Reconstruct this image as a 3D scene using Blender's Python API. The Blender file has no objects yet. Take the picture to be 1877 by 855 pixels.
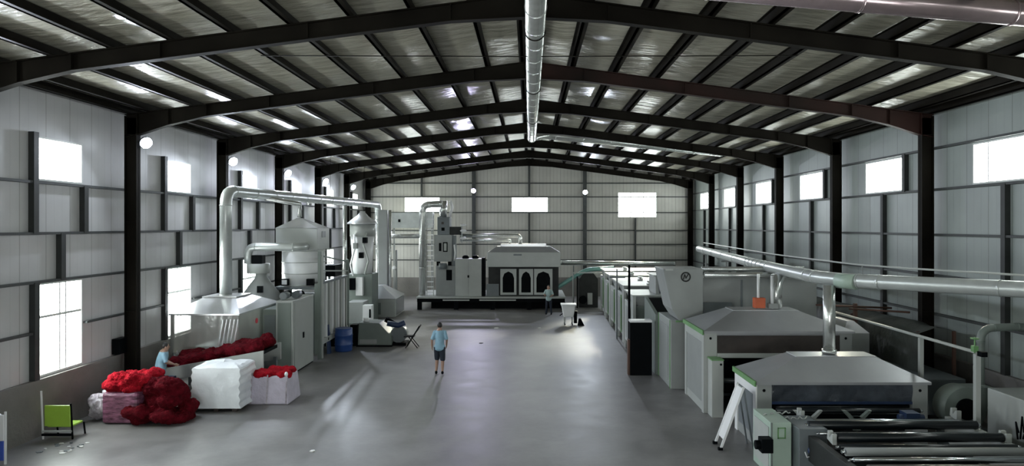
import bpy, math, random
from mathutils import Vector, Matrix, noise
random.seed(7)
sc = bpy.context.scene
PI = math.pi
F = 1293.0
EYE = 5.1

# ------------------------------------------------------------------ camera
cam_d = bpy.data.cameras.new('camera'); cam = bpy.data.objects.new('camera', cam_d)
sc.collection.objects.link(cam); sc.camera = cam
cam.location = (0, 0, EYE); cam.rotation_euler = (PI/2, 0, 0)
cam_d.sensor_width = 36; cam_d.lens = F/1877*36
cam_d.shift_x = -31.5/1877; cam_d.shift_y = -14.5/1877
cam_d.clip_end = 300

# ------------------------------------------------------------------ world and exposure
w = bpy.data.worlds.new('sky'); sc.world = w; w.use_nodes = True
bg = w.node_tree.nodes['Background']
bg.inputs[0].default_value = (0.95, 0.985, 0.975, 1); bg.inputs[1].default_value = 15.0
sc.view_settings.view_transform = 'Standard'; sc.view_settings.look = 'None'
sc.view_settings.gamma = 1; sc.view_settings.use_curve_mapping = False
sc.view_settings.exposure = 0.36
sc.cycles.use_denoising = True
sc.cycles.max_bounces = 7; sc.cycles.diffuse_bounces = 5; sc.cycles.glossy_bounces = 3
sc.cycles.transparent_max_bounces = 12; sc.cycles.sample_clamp_indirect = 6
sc.cycles.caustics_reflective = False; sc.cycles.caustics_refractive = False
LAMP_W = 170.0
sl = bpy.data.lights.new('low_sun', 'SUN'); sl.energy = 26.0; sl.angle = math.radians(14); sl.color = (1.0, .93, .74)
so = bpy.data.objects.new('low_sun', sl); sc.collection.objects.link(so); so.location = (20, 80, 25)
so.rotation_euler = Vector((.25, 1.0, .43)).to_track_quat('Z', 'Y').to_euler()

# ------------------------------------------------------------------ materials
def mat(name, col, rough=.55, metal=0., noise_amt=.12, nscale=3., bump=0., bscale=20., dirt=None, stretch=None, spec=.5):
    m = bpy.data.materials.new(name); m.use_nodes = True
    nt = m.node_tree; N = nt.nodes; L = nt.links; p = N['Principled BSDF']
    p.inputs['Roughness'].default_value = rough; p.inputs['Metallic'].default_value = metal
    p.inputs['Specular IOR Level'].default_value = spec
    tc = N.new('ShaderNodeTexCoord'); mp = N.new('ShaderNodeMapping'); L.new(tc.outputs['Object'], mp.inputs[0])
    if stretch: mp.inputs['Scale'].default_value = stretch
    nz = N.new('ShaderNodeTexNoise'); nz.inputs['Scale'].default_value = nscale; nz.inputs['Detail'].default_value = 6
    L.new(mp.outputs[0], nz.inputs['Vector'])
    r = N.new('ShaderNodeValToRGB'); L.new(nz.outputs[0], r.inputs[0])
    a = [max(0, c*(1-noise_amt)) for c in col]; b = [min(1, c*(1+noise_amt)) for c in col]
    if dirt: a = dirt
    r.color_ramp.elements[0].position = .3; r.color_ramp.elements[1].position = .7
    r.color_ramp.elements[0].color = (*a, 1); r.color_ramp.elements[1].color = (*b, 1)
    L.new(r.outputs[0], p.inputs['Base Color'])
    if bump:
        n2 = N.new('ShaderNodeTexNoise'); n2.inputs['Scale'].default_value = bscale; n2.inputs['Detail'].default_value = 4
        L.new(mp.outputs[0], n2.inputs['Vector'])
        bp = N.new('ShaderNodeBump'); bp.inputs['Strength'].default_value = bump; bp.inputs['Distance'].default_value = .05
        L.new(n2.outputs[0], bp.inputs['Height']); L.new(bp.outputs[0], p.inputs['Normal'])
    return m

def rib_mat(name, col, axis, rough=.45, period=.2, seam=1.0, strength=.35):
    """painted ribbed sheet: ribs every period along axis, a joint every seam metres, faint dirt"""
    m = mat(name, col, rough, 0, .10, .6)
    nt = m.node_tree; N = nt.nodes; L = nt.links; p = N['Principled BSDF']
    tc = N.new('ShaderNodeTexCoord'); sp = N.new('ShaderNodeSeparateXYZ'); L.new(tc.outputs['Object'], sp.inputs[0])
    def mod(per, wd):
        a = N.new('ShaderNodeMath'); a.operation = 'PINGPONG'; a.inputs[1].default_value = per/2
        L.new(sp.outputs[axis], a.inputs[0])
        b = N.new('ShaderNodeMath'); b.operation = 'LESS_THAN'; b.inputs[1].default_value = wd
        L.new(a.outputs[0], b.inputs[0]); return b
    s1 = mod(period, .018); s2 = mod(seam, .012)
    ad = N.new('ShaderNodeMath'); ad.operation = 'ADD'; L.new(s1.outputs[0], ad.inputs[0]); L.new(s2.outputs[0], ad.inputs[1])
    bp = N.new('ShaderNodeBump'); bp.inputs['Strength'].default_value = strength; bp.inputs['Distance'].default_value = .02
    L.new(ad.outputs[0], bp.inputs['Height']); L.new(bp.outputs[0], p.inputs['Normal'])
    mx = N.new('ShaderNodeMixRGB'); mx.blend_type = 'MULTIPLY'; mx.inputs[2].default_value = (.62, .62, .6, 1)
    rd = N.new('ShaderNodeMath'); rd.operation = 'MULTIPLY_ADD'; rd.inputs[1].default_value = .45 if axis == 'X' else .12; L.new(s1.outputs[0], rd.inputs[0]); L.new(s2.outputs[0], rd.inputs[2]); rd.use_clamp = True; L.new(rd.outputs[0], mx.inputs[0]); old = p.inputs['Base Color'].links[0].from_socket
    L.new(old, mx.inputs[1]); L.new(mx.outputs[0], p.inputs['Base Color'])
    return m

def film_mat():
    m = mat('roof insulation film', (.44, .42, .34), .25, 0, .10, .7)
    nt = m.node_tree; N = nt.nodes; L = nt.links; p = N['Principled BSDF']
    p.inputs['Specular IOR Level'].default_value = .8
    tc = N.new('ShaderNodeTexCoord'); mp = N.new('ShaderNodeMapping'); L.new(tc.outputs['Object'], mp.inputs[0])
    mp.inputs['Scale'].default_value = (.8, 2.2, .8)
    nz = N.new('ShaderNodeTexNoise'); nz.inputs['Scale'].default_value = 1.6; nz.inputs['Detail'].default_value = 5
    L.new(mp.outputs[0], nz.inputs['Vector'])
    bp = N.new('ShaderNodeBump'); bp.inputs['Strength'].default_value = .8; bp.inputs['Distance'].default_value = .16
    L.new(nz.outputs[0], bp.inputs['Height']); L.new(bp.outputs[0], p.inputs['Normal'])
    return m

def floor_mat():
    m = mat('worn concrete', (.188, .183, .180), .42, 0, .16, .35)
    nt = m.node_tree; N = nt.nodes; L = nt.links; p = N['Principled BSDF']
    tc = N.new('ShaderNodeTexCoord')
    base = p.inputs['Base Color'].links[0].from_socket
    # blotches and stains
    n2 = N.new('ShaderNodeTexNoise'); n2.inputs['Scale'].default_value = 1.3; n2.inputs['Detail'].default_value = 9; n2.inputs['Roughness'].default_value = .65
    L.new(tc.outputs['Object'], n2.inputs['Vector'])
    r2 = N.new('ShaderNodeValToRGB'); L.new(n2.outputs[0], r2.inputs[0])
    r2.color_ramp.elements[0].position = .38; r2.color_ramp.elements[0].color = (.78, .78, .78, 1)
    r2.color_ramp.elements[1].position = .62; r2.color_ramp.elements[1].color = (1.12, 1.12, 1.12, 1)
    mx = N.new('ShaderNodeMixRGB'); mx.blend_type = 'MULTIPLY'; mx.inputs[0].default_value = 1
    L.new(base, mx.inputs[1]); L.new(r2.outputs[0], mx.inputs[2])
    # pour joint lines across the hall
    sp = N.new('ShaderNodeSeparateXYZ'); L.new(tc.outputs['Object'], sp.inputs[0])
    wob = N.new('ShaderNodeMath'); wob.operation = 'MULTIPLY_ADD'; wob.inputs[1].default_value = .12
    L.new(n2.outputs[0], wob.inputs[0]); L.new(sp.outputs['Y'], wob.inputs[2])
    sb = N.new('ShaderNodeMath'); sb.operation = 'SUBTRACT'; sb.inputs[1].default_value = 30.0; L.new(wob.outputs[0], sb.inputs[0])
    ab = N.new('ShaderNodeMath'); ab.operation = 'ABSOLUTE'; L.new(sb.outputs[0], ab.inputs[0])
    lt = N.new('ShaderNodeMath'); lt.operation = 'LESS_THAN'; lt.inputs[1].default_value = .11; L.new(ab.outputs[0], lt.inputs[0])
    m3 = N.new('ShaderNodeMixRGB'); m3.blend_type = 'MULTIPLY'; m3.inputs[2].default_value = (.45, .45, .45, 1)
    L.new(lt.outputs[0], m3.inputs[0]); L.new(mx.outputs[0], m3.inputs[1]); L.new(m3.outputs[0], p.inputs['Base Color'])
    r3 = N.new('ShaderNodeMapRange'); r3.inputs[3].default_value = .30; r3.inputs[4].default_value = .56
    L.new(n2.outputs[0], r3.inputs[0]); L.new(r3.outputs[0], p.inputs['Roughness'])
    bp = N.new('ShaderNodeBump'); bp.inputs['Strength'].default_value = .12; bp.inputs['Distance'].default_value = .03
    L.new(n2.outputs[0], bp.inputs['Height']); L.new(bp.outputs[0], p.inputs['Normal'])
    return m

def glass_mat(name, tint=(1, 1, 1), opac=.1, rough=.05, diff=0., wav=0.):
    m = bpy.data.materials.new(name); m.use_nodes = True
    nt = m.node_tree; N = nt.nodes; L = nt.links
    N.remove(N['Principled BSDF']); out = N['Material Output']
    t = N.new('ShaderNodeBsdfTransparent'); t.inputs[0].default_value = (*tint, 1)
    g = N.new('ShaderNodeBsdfGlossy'); g.inputs['Roughness'].default_value = rough; g.inputs[0].default_value = (.9, .9, .9, 1)
    fr = N.new('ShaderNodeLayerWeight'); fr.inputs[0].default_value = opac
    a = N.new('ShaderNodeMixShader'); mu = N.new('ShaderNodeMath'); mu.operation = 'MULTIPLY'; mu.inputs[1].default_value = .35 if not diff else 1.0; L.new(fr.outputs['Fresnel'], mu.inputs[0]); L.new(mu.outputs[0], a.inputs[0]); L.new(t.outputs[0], a.inputs[1]); L.new(g.outputs[0], a.inputs[2])
    last = a
    if wav:
        nz = N.new('ShaderNodeTexNoise'); nz.inputs['Scale'].default_value = 2.5; nz.inputs['Detail'].default_value = 3
        tc = N.new('ShaderNodeTexCoord'); L.new(tc.outputs['Object'], nz.inputs['Vector'])
        bp = N.new('ShaderNodeBump'); bp.inputs['Strength'].default_value = wav; bp.inputs['Distance'].default_value = .1
        L.new(nz.outputs[0], bp.inputs['Height']); L.new(bp.outputs[0], g.inputs['Normal']); L.new(bp.outputs[0], fr.inputs['Normal'])
    if diff:
        d = N.new('ShaderNodeBsdfDiffuse'); d.inputs[0].default_value = (.62, .63, .62, 1) if opac < .3 else (.7, .7, .68, 1)
        b = N.new('ShaderNodeMixShader'); b.inputs[0].default_value = diff
        L.new(a.outputs[0], b.inputs[1]); L.new(d.outputs[0], b.inputs[2]); last = b
    L.new(last.outputs[0], out.inputs[0])
    return m

def emit_mat(name, col, s):
    m = bpy.data.materials.new(name); m.use_nodes = True; N = m.node_tree.nodes; p = N['Principled BSDF']
    p.inputs['Base Color'].default_value = (.9, .9, .9, 1)
    p.inputs['Emission Color'].default_value = (*col, 1); p.inputs['Emission Strength'].default_value = s
    return m

M = {
 'floor': floor_mat(),
 'film': film_mat(),
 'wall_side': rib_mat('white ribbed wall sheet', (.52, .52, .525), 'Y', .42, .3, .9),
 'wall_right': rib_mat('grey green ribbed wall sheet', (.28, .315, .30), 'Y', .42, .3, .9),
 'wall_end': rib_mat('white ribbed end sheet', (.49, .485, .455), 'X', .45, .25, .75, .6),
 'plinth': mat('grey cement render', (.20, .19, .18), .9, 0, .2, .8, .3, 12),
 'steel': mat('dark primed steel', (.012, .0105, .008), .6, 0, .3, .8, dirt=(.006, .005, .004), spec=.06),
 'steel_red': mat('red oxide steel', (.030, .012, .010), .6, 0, .3, .5, dirt=(.014, .010, .008), spec=.15),
 'girt': mat('grey steel rail', (.045, .05, .05), .6, 0, .2),
 'post': mat('dark grey wall post', (.025, .028, .027), .6, 0, .2),
 'alu': mat('pale window frame', (.62, .64, .62), .4, 0, .05),
 'glass': glass_mat('window glass', (.98, 1, .99), .06),
 'duct': mat('galvanised duct', (.60, .62, .60), .24, .75, .10, 4, .06, 30),
 'duct2': mat('pale painted duct', (.50, .53, .52), .30, .35, .08, 3),
 'duct_red': mat('reddish galvanised duct', (.40, .32, .33), .25, .7, .12, 3),
 'cream': mat('pale grey machine paint', (.39, .41, .395), .38, 0, .07, 1.5),
 'grey': mat('mid grey machine paint', (.27, .285, .28), .42, 0, .08, 1.5),
 'greyb': mat('blue grey machine paint', (.13, .15, .16), .4, 0, .1, 1.5),
 'dgreen': mat('grey green machine paint', (.15, .18, .165), .45, 0, .1, 1.5),
 'lime': mat('fresh green trim', (.13, .28, .11), .45, 0, .1),
 'mint': mat('mint white panel', (.36, .46, .39), .4, 0, .06),
 'hood': mat('galvanised hood sheet', (.33, .34, .355), .34, .3, .08, 1.2),
 'hoodw': mat('bright hood sheet', (.60, .61, .63), .25, .45, .06, 1.2),
 'black': mat('black metal', (.004, .005, .006), .5, 0, .2, spec=.03),
 'blackroll': mat('black rubber roller', (.006, .009, .011), .3, 0, .2),
 'chrome': mat('polished steel bar', (.65, .68, .70), .16, .95, .05),
 'brownroll': mat('brown grey roller', (.16, .14, .13), .35, .2, .15),
 'navy': mat('navy plastic', (.02, .04, .10), .4, 0, .1),
 'blue': mat('blue drum plastic', (.02, .06, .22), .38, 0, .1),
 'teal': mat('teal tube', (.16, .33, .30), .4, .1, .1),
 'orange': mat('orange red paint', (.55, .12, .05), .5, 0, .1),
 'brown': mat('rust brown steel', (.09, .045, .032), .7, 0, .2),
 'white': mat('white wrap', (.80, .84, .88), .5, 0, .04, 5, .35, 9),
 'whitep': mat('white board paint', (.78, .79, .80), .35, 0, .04),
 'tarp': mat('pale lilac woven sack', (.56, .52, .62), .55, 0, .10, 4, .4, 14),
 'plum': mat('clear film over plum fibre', (.22, .09, .15), .2, 0, .6, 5, .5, 9, stretch=(1, 1, 3)),
 'bag': mat('crumpled film bag', (.42, .38, .43), .22, 0, .5, 6, .6, 9),
 'red': mat('red fibre', (.36, .008, .018), .95, 0, .4, 9, .9, 30, spec=.1),
 'dred': mat('deep red fibre', (.10, .004, .009), .95, 0, .4, 9, .9, 30, spec=.1),
 'limeseat': mat('lime green plastic', (.34, .55, .06), .4, 0, .08),
 'skin': mat('skin', (.33, .20, .145), .55, 0, .05),
 'hair': mat('black hair', (.012, .011, .012), .6, 0, .2),
 'shirt': mat('light blue work shirt', (.25, .42, .54), .8, 0, .08, 6, .3, 12),
 'shirt2': mat('pale grey green shirt', (.30, .40, .40), .8, 0, .08, 6, .3, 12),
 'trouser': mat('dark navy cloth', (.012, .018, .032), .85, 0, .1, 6, .3, 12),
 'sign': mat('blue print', (.05, .10, .45), .5, 0, .05),
 'film_blue': mat('dark bluish plastic curtain', (.055, .064, .078), .14, 0, .5, 2, .9, 4),
 'curtain': glass_mat('clear plastic curtain', (.80, .82, .78), .45, .14, .42, .2),
 'redmark': mat('plain red', (.6, .05, .08), .5),
 'dark_sheet': mat('dark window sheet', (.035, .028, .025), .35, 0, .4, 2),
 'lamp': emit_mat('cool led lens', (.80, .88, 1.0), 40),
 'lampv': emit_mat('violet led lens', (.62, .55, 1.0), 40),
 'dark': mat('dark machine interior', (.022, .024, .024), .5, 0, .3, 2, spec=.25),
 'paper': mat('scrap paper', (.8, .8, .78), .6),
}

# ------------------------------------------------------------------ mesh builder
class MB:
    def __init__(s): s.v = []; s.f = []; s.sm = []
    def _add(s, vs, fs, smooth=False):
        b = len(s.v); s.v += [Vector(v) for v in vs]
        for f in fs: s.f.append([b+i for i in f]); s.sm.append(smooth)
        return s
    def hexa(s, p):
        return s._add(p, [(0,3,2,1),(4,5,6,7),(0,1,5,4),(1,2,6,5),(2,3,7,6),(3,0,4,7)])
    def box(s, x0, x1, y0, y1, z0, z1):
        if x0 > x1: x0, x1 = x1, x0
        if y0 > y1: y0, y1 = y1, y0
        if z0 > z1: z0, z1 = z1, z0
        return s.hexa([(x0,y0,z0),(x1,y0,z0),(x1,y1,z0),(x0,y1,z0),(x0,y0,z1),(x1,y0,z1),(x1,y1,z1),(x0,y1,z1)])
    def frus(s, a, za, b, zb):
        (x0,x1,y0,y1) = a; (u0,u1,v0,v1) = b
        return s.hexa([(x0,y0,za),(x1,y0,za),(x1,y1,za),(x0,y1,za),(u0,v0,zb),(u1,v0,zb),(u1,v1,zb),(u0,v1,zb)])
    def bar(s, p0, p1, wd, h=None, up=(0,0,1)):
        h = h or wd; p0 = Vector(p0); p1 = Vector(p1); d = (p1-p0).normalized(); up = Vector(up)
        if abs(d.dot(up)) > .97: up = Vector((0,1,0))
        r = d.cross(up).normalized()*wd/2; u = r.cross(d).normalized()*h/2
        return s.hexa([p0-r-u, p0+r-u, p1+r-u, p1-r-u, p0-r+u, p0+r+u, p1+r+u, p1-r+u])
    def prism(s, poly, axis, a, b):
        n = len(poly)
        def mk(q, t):
            return (t, q[0], q[1]) if axis == 'X' else (q[0], t, q[1]) if axis == 'Y' else (q[0], q[1], t)
        vs = [mk(q, a) for q in poly]+[mk(q, b) for q in poly]
        fs = [list(range(n))[::-1], list(range(n, 2*n))]+[(i, (i+1) % n, n+(i+1) % n, n+i) for i in range(n)]
        return s._add(vs, fs)
    def tube(s, path, r, n=16, cap=True):
        P = [Vector(p) for p in path]; R = r if isinstance(r, (list, tuple)) else [r]*len(P)
        b = len(s.v); prev = None
        for i, p in enumerate(P):
            d = (P[min(i+1, len(P)-1)]-P[max(i-1, 0)]).normalized()
            if prev is None:
                up = Vector((0,0,1)) if abs(d.z) < .9 else Vector((1,0,0)); x = d.cross(up).normalized()
            else:
                x = (prev-d*prev.dot(d)).normalized()
            prev = x; y = d.cross(x)
            for k in range(n):
                t = 2*PI*k/n; s.v.append(p+(x*math.cos(t)+y*math.sin(t))*R[i])
        for i in range(len(P)-1):
            for k in range(n):
                k2 = (k+1) % n; s.f.append([b+i*n+k, b+i*n+k2, b+(i+1)*n+k2, b+(i+1)*n+k]); s.sm.append(True)
        if cap:
            s.f.append([b+k for k in range(n)][::-1]); s.sm.append(False)
            s.f.append([b+(len(P)-1)*n+k for k in range(n)]); s.sm.append(False)
        return s
    def ell(s, c, r, rot=None, nu=14, nv=9):
        c = Vector(c); r = Vector(r) if isinstance(r, (tuple, list, Vector)) else Vector((r, r, r)); b = len(s.v)
        for j in range(1, nv):
            for k in range(nu):
                th = PI*j/nv; ph = 2*PI*k/nu
                v = Vector((r.x*math.sin(th)*math.cos(ph), r.y*math.sin(th)*math.sin(ph), r.z*math.cos(th)))
                if rot: v = rot @ v
                s.v.append(c+v)
        t = Vector((0,0,r.z)); t = rot @ t if rot else t
        s.v.append(c+t); s.v.append(c-t); T = len(s.v)-2
        for j in range(nv-2):
            for k in range(nu):
                k2 = (k+1) % nu; s.f.append([b+j*nu+k, b+(j+1)*nu+k, b+(j+1)*nu+k2, b+j*nu+k2]); s.sm.append(True)
        for k in range(nu):
            k2 = (k+1) % nu
            s.f.append([T, b+k, b+k2]); s.sm.append(True)
            s.f.append([T+1, b+(nv-2)*nu+k2, b+(nv-2)*nu+k]); s.sm.append(True)
        return s
    def ring(s, c, axis, R, r, n=24, m=8):
        c = Vector(c); a = Vector(axis).normalized(); x = a.orthogonal().normalized(); y = a.cross(x); b = len(s.v)
        for i in range(n):
            t = 2*PI*i/n; d = x*math.cos(t)+y*math.sin(t)
            for k in range(m):
                u = 2*PI*k/m; s.v.append(c+d*(R+r*math.cos(u))+a*r*math.sin(u))
        for i in range(n):
            for k in range(m):
                i2 = (i+1) % n; k2 = (k+1) % m
                s.f.append([b+i*m+k, b+i2*m+k, b+i2*m+k2, b+i*m+k2]); s.sm.append(True)
        return s
    def build(s, name, m, parent=None, bevel=0, remesh=0, disp=None, smooth=0):
        me = bpy.data.meshes.new(name)
        if parent is None:
            lo = Vector([min(v[i] for v in s.v) for i in range(3)]); hi = Vector([max(v[i] for v in s.v) for i in range(3)])
            off = Vector(((lo.x+hi.x)/2, (lo.y+hi.y)/2, lo.z))
        else:
            off = Vector(parent.get('_w', (0,0,0)))
        me.from_pydata([v-off for v in s.v], [], s.f); me.update()
        me.polygons.foreach_set('use_smooth', s.sm)
        o = bpy.data.objects.new(name, me); sc.collection.objects.link(o)
        me.materials.append(M[m] if isinstance(m, str) else m)
        if parent is None: o.location = off
        else: o.parent = parent
        o['_w'] = tuple(off)
        if remesh:
            r = o.modifiers.new('remesh', 'REMESH'); r.mode = 'VOXEL'; r.voxel_size = remesh; r.use_smooth_shade = True
        if smooth:
            q = o.modifiers.new('smooth', 'SMOOTH'); q.iterations = smooth; q.factor = .6
        if disp:
            for sz, st in disp:
                t = bpy.data.textures.new('lumps', 'CLOUDS'); t.noise_scale = sz; t.noise_depth = 3
                d = o.modifiers.new('lumps', 'DISPLACE'); d.texture = t; d.strength = st; d.mid_level = .5; d.texture_coords = 'GLOBAL' if False else 'LOCAL'
        if bevel:
            bv = o.modifiers.new('bevel', 'BEVEL'); bv.width = bevel; bv.segments = 2; bv.limit_method = 'ANGLE'
        return o

def tag(o, label, cat, group=None, kind=None):
    o['label'] = label; o['category'] = cat
    if group: o['group'] = group
    if kind: o['kind'] = kind
    return o
def thing(name, label, cat, loc, group=None, kind=None):
    o = bpy.data.objects.new(name, None); sc.collection.objects.link(o)
    o.location = loc; o['_w'] = tuple(loc); o.empty_display_size = .2
    return tag(o, label, cat, group, kind)
def struct(o): o['kind'] = 'structure'; return o
def kids(o): return [c for c in list(sc.collection.objects) if c.parent == o]
def clone(o, parent=None):
    c = o.copy(); sc.collection.objects.link(c); c.parent = parent
    for k in kids(o): clone(k, c)
    return c
def at(px, py, Y):
    """point of the plane at depth Y that the photograph shows at (px, py)"""
    return ((px-970)*Y/F, Y, EYE+(413-py)*Y/F)
def bent(path, rb, n=5):
    """polyline with its corners rounded to radius rb"""
    P = [Vector(p) for p in path]; out = [P[0]]
    for i in range(1, len(P)-1):
        a = (P[i-1]-P[i]); b = (P[i+1]-P[i]); t = min(rb, a.length*.45, b.length*.45)
        A = P[i]+a.normalized()*t; B = P[i]+b.normalized()*t
        for k in range(n+1):
            u = k/n; out.append(A*(1-u)**2+P[i]*2*u*(1-u)+B*u*u)
    out.append(P[-1]); return out
ORD = ['nearest', 'second', 'third', 'fourth', 'fifth', 'sixth', 'seventh', 'eighth', 'ninth', 'tenth']

# ------------------------------------------------------------------ hall shell
XW = 11.85; Y0 = -7.0; Y1 = 50.6
def roof(x): return 9.83-.132*abs(x)          # top of the rafters
f = MB().box(-12.1, 12.1, Y0-.2, Y1+.2, -.2, 0).build('floor', 'floor'); struct(f)

# roof skin: a sagging insulation film between the purlins
mb = MB(); nx = 96; ny = 150
PURX = [.2]+[1.22*k for k in range(1, 10)]+[11.55]
def sag(x):
    ax = abs(x)
    for a, b in zip([0]+PURX, PURX+[12.1]):
        if a <= ax <= b:
            t = (ax-a)/(b-a); return 4*t*(1-t)
    return 0
top = []
for i in range(nx+1):
    x = -12.1+24.2*i/nx
    for j in range(ny+1):
        y = Y0-.1+(Y1+.2-Y0)*j/ny
        fr = ((y-14.4) % 6.0)/6.0
        dz = .035*sag(x)*math.sin(PI*fr)+.03*noise.noise(Vector((x*.5, y*1.3, 2)))*sag(x)
        top.append((x, y, roof(x)+.235-dz))
fs = [(i*(ny+1)+j, (i+1)*(ny+1)+j, (i+1)*(ny+1)+j+1, i*(ny+1)+j+1) for i in range(nx) for j in range(ny)]
mb._add(top, fs, True)
for sx in (-1, 1):
    mb.prism([(0, 10.12), (sx*12.1, 10.12-.132*12.1), (sx*12.1, 10.15-.132*12.1), (0, 10.15)], 'Y', Y0-.2, Y1+.2)
ceil_o = mb.build('ceiling', 'film'); struct(ceil_o)

def wall_grid(mb, holes, u0, u1, z0, ztop, put):
    """solid wall strips around rectangular holes (u0,u1,z0,z1)"""
    us = sorted({u0, u1, *[h[0] for h in holes], *[h[1] for h in holes]})
    for a, b in zip(us, us[1:]):
        m = (a+b)/2; hs = sorted([h for h in holes if h[0] < m < h[1]], key=lambda h: h[2]); z = z0
        for h in hs: put(mb, a, b, z, h[2], None); z = h[3]
        put(mb, a, b, z, ztop, (a, b))
HL = []; HR = []
for k in range(-3, 6):
    y = 16.93+6*k
    HL.append((y, y+1.76, 6.18, 7.25)); HL.append((y, y+1.76, 1.42, 3.69))
for k in range(-3, 6):
    y = 16.2+6*k+(.25 if k == 5 else 0)
    HR.append((y, y+2.62 if k < 5 else y+2.3, 6.18, 7.28))
HB = [(-8.95, -6.4, 6.02, 7.10), (-1.28, 1.36, 6.02, 7.10), (6.35, 9.15, 5.65, 7.45)]  # right opening enlarged so its shape takes in the glare around the window
HF = [(-8.9, -6.3, 6.0, 7.1), (6.3, 8.9, 6.0, 7.1), (-3, 3, .0, 2.6)]  # unseen front wall; its door gap is added to light the foreground
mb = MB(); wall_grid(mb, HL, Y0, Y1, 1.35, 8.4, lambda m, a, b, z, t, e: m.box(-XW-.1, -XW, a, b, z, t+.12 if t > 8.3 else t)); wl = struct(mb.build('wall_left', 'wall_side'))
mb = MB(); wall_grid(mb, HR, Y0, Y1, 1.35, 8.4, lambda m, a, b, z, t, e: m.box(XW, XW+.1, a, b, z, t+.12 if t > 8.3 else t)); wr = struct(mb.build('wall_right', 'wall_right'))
def endwall(holes, y, z0):
    mb = MB()
    def put(m, a, b, z, t, e):
        if e is None: m.box(a, b, y, y+.1, z, t); return
        cuts = [a]+([0.] if a < 0 < b else [])+[b]
        for p, q in zip(cuts, cuts[1:]):
            tp, tq = roof(p)+.27, roof(q)+.27
            m.hexa([(p, y, z), (q, y, z), (q, y+.1, z), (p, y+.1, z), (p, y, tp), (q, y, tq), (q, y+.1, tq), (p, y+.1, tp)])
    wall_grid(mb, holes, -12, 12, z0, 0, put); return mb
wb = struct(endwall(HB, Y1, 1.35).build('wall_back', 'wall_end'))
wf = struct(endwall(HF, Y0-.1, 0).build('wall_front', 'wall_end'))
# low rendered wall, posts and rails belong to each wall
for wo, s in ((wl, -1), (wr, 1)):
    MB().box(s*XW-.06*s, s*(XW+.18), Y0, Y1, 0, 1.35).build('plinth', 'plinth', wo)
    MB().box(s*XW-.12*s, s*(XW+.05), Y0, Y1, 1.33, 1.39).build('sill_band', 'plinth', wo)
    zs = (6.13, 4.9, 3.73, 2.52) if s < 0 else (7.33, 6.13, 4.82, 3.64, 2.52)
    for z in zs:
        if s < 0 and z == 2.52:
            m = MB()
            for k in range(-4, 6): m.box(-XW, -XW+.1, max(Y0, 18.75+6*k), min(Y1, 22.88+6*k), z-.03, z+.03)
            m.build('girt', 'girt', wo)
        else:
            MB().box(s*XW, s*(XW-.12), Y0, Y1, z-.032, z+.032).build('girt', 'girt', wo)
    for k in range(-3, 6):
        y = 14.4+6*k
        if s < 0:
            for a, z0, z1 in ((2.37, 4.9, 7.32), (4.27, 4.9, 6.13), (3.35, 3.73, 4.9), (2.4, 1.39, 3.73)):
                MB().box(-XW, -XW+.14, y+a-.085, y+a+.085, z0, z1).build('wall_post', 'post', wo)
        else:
            MB().box(XW, XW-.14, y+3.05-.08, y+3.05+.08, 1.39, 6.13).build('wall_post', 'post', wo)
            MB().box(XW, XW-.14, y+1.62, y+1.78, 6.13, 7.33).build('wall_post', 'post', wo)
MB().box(-12, 12, Y1-.1, Y1+.1, 0, 1.35).build('plinth', 'plinth', wb)
for z in (8.1, 7.12, 6.0, 4.72, 3.72, 2.6):
    wmax = min(11.6, (roof(0)-z)/.132) if z > 8 else 11.6
    MB().box(-wmax, wmax, Y1-.09, Y1, z-.035, z+.035).build('girt', 'girt', wb)
for x, z0, z1, wd in ((-3.96, 0, 9.2, .26), (3.98, 0, 9.2, .26), (0, 7.1, 9.7, .14), (0, 1.35, 6.02, .14), (7.6, 1.35, 5.6, .1), (-7.7, 7.1, 8.7, .1), (-7.7, 1.35, 6, .1)):
    MB().box(x-wd/2, x+wd/2, Y1-.24, Y1-.02, z0, z1).build('wall_post', 'girt', wb)
# windows
wn = [0]
def window(plane, h, muls, transom=None, splits=None):
    wn[0] += 1
    a, b, z0, z1 = h
    def bx(m, u0, u1, p, q, d0=-.02, d1=.08):
        if plane == 'L': m.box(-XW-d1, -XW-d0, u0, u1, p, q)
        elif plane == 'R': m.box(XW+d0, XW+d1, u0, u1, p, q)
        elif plane == 'B': m.box(u0, u1, Y1+d0, Y1+d1, p, q)
        else: m.box(u0, u1, Y0-d1, Y0-d0, p, q)
    m = MB(); t = .045
    bx(m, a, b, z0, z0+t); bx(m, a, b, z1-t, z1); bx(m, a, a+t, z0+t, z1-t); bx(m, b-t, b, z0+t, z1-t)
    fr = struct(m.build('window_%d' % wn[0], 'alu'))
    for u in muls:
        m = MB(); bx(m, u-.022, u+.022, z0+t, z1-t, .01, .06); m.build('mullion', 'alu', fr)
    if transom:
        m = MB(); bx(m, a+t, b-t, transom-.03, transom+.03, .0, .07); m.build('transom', 'alu', fr)
    m = MB(); bx(m, a+t, b-t, z0+t, z1-t, .03, .042); g = m.build('pane', 'glass', fr)
    # daylight portal (only guides the sampling of the sky)
    l = bpy.data.lights.new('daylight_portal', 'AREA'); l.shape = 'RECTANGLE'; l.size = b-a; l.size_y = z1-z0
    l.cycles.is_portal = True
    lo = bpy.data.objects.new('daylight_portal', l); sc.collection.objects.link(lo)
    c = (a+b)/2; zc = (z0+z1)/2
    if plane == 'L': lo.location = (-XW-.12, c, zc); lo.rotation_euler = (PI/2, 0, -PI/2)
    elif plane == 'R': lo.location = (XW+.12, c, zc); lo.rotation_euler = (PI/2, 0, PI/2)
    elif plane == 'B': lo.location = (c, Y1+.12, zc); lo.rotation_euler = (PI/2, 0, PI) if False else (-PI/2, 0, 0)
    else: lo.location = (c, Y0-.12, zc); lo.rotation_euler = (PI/2, 0, 0)
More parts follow.
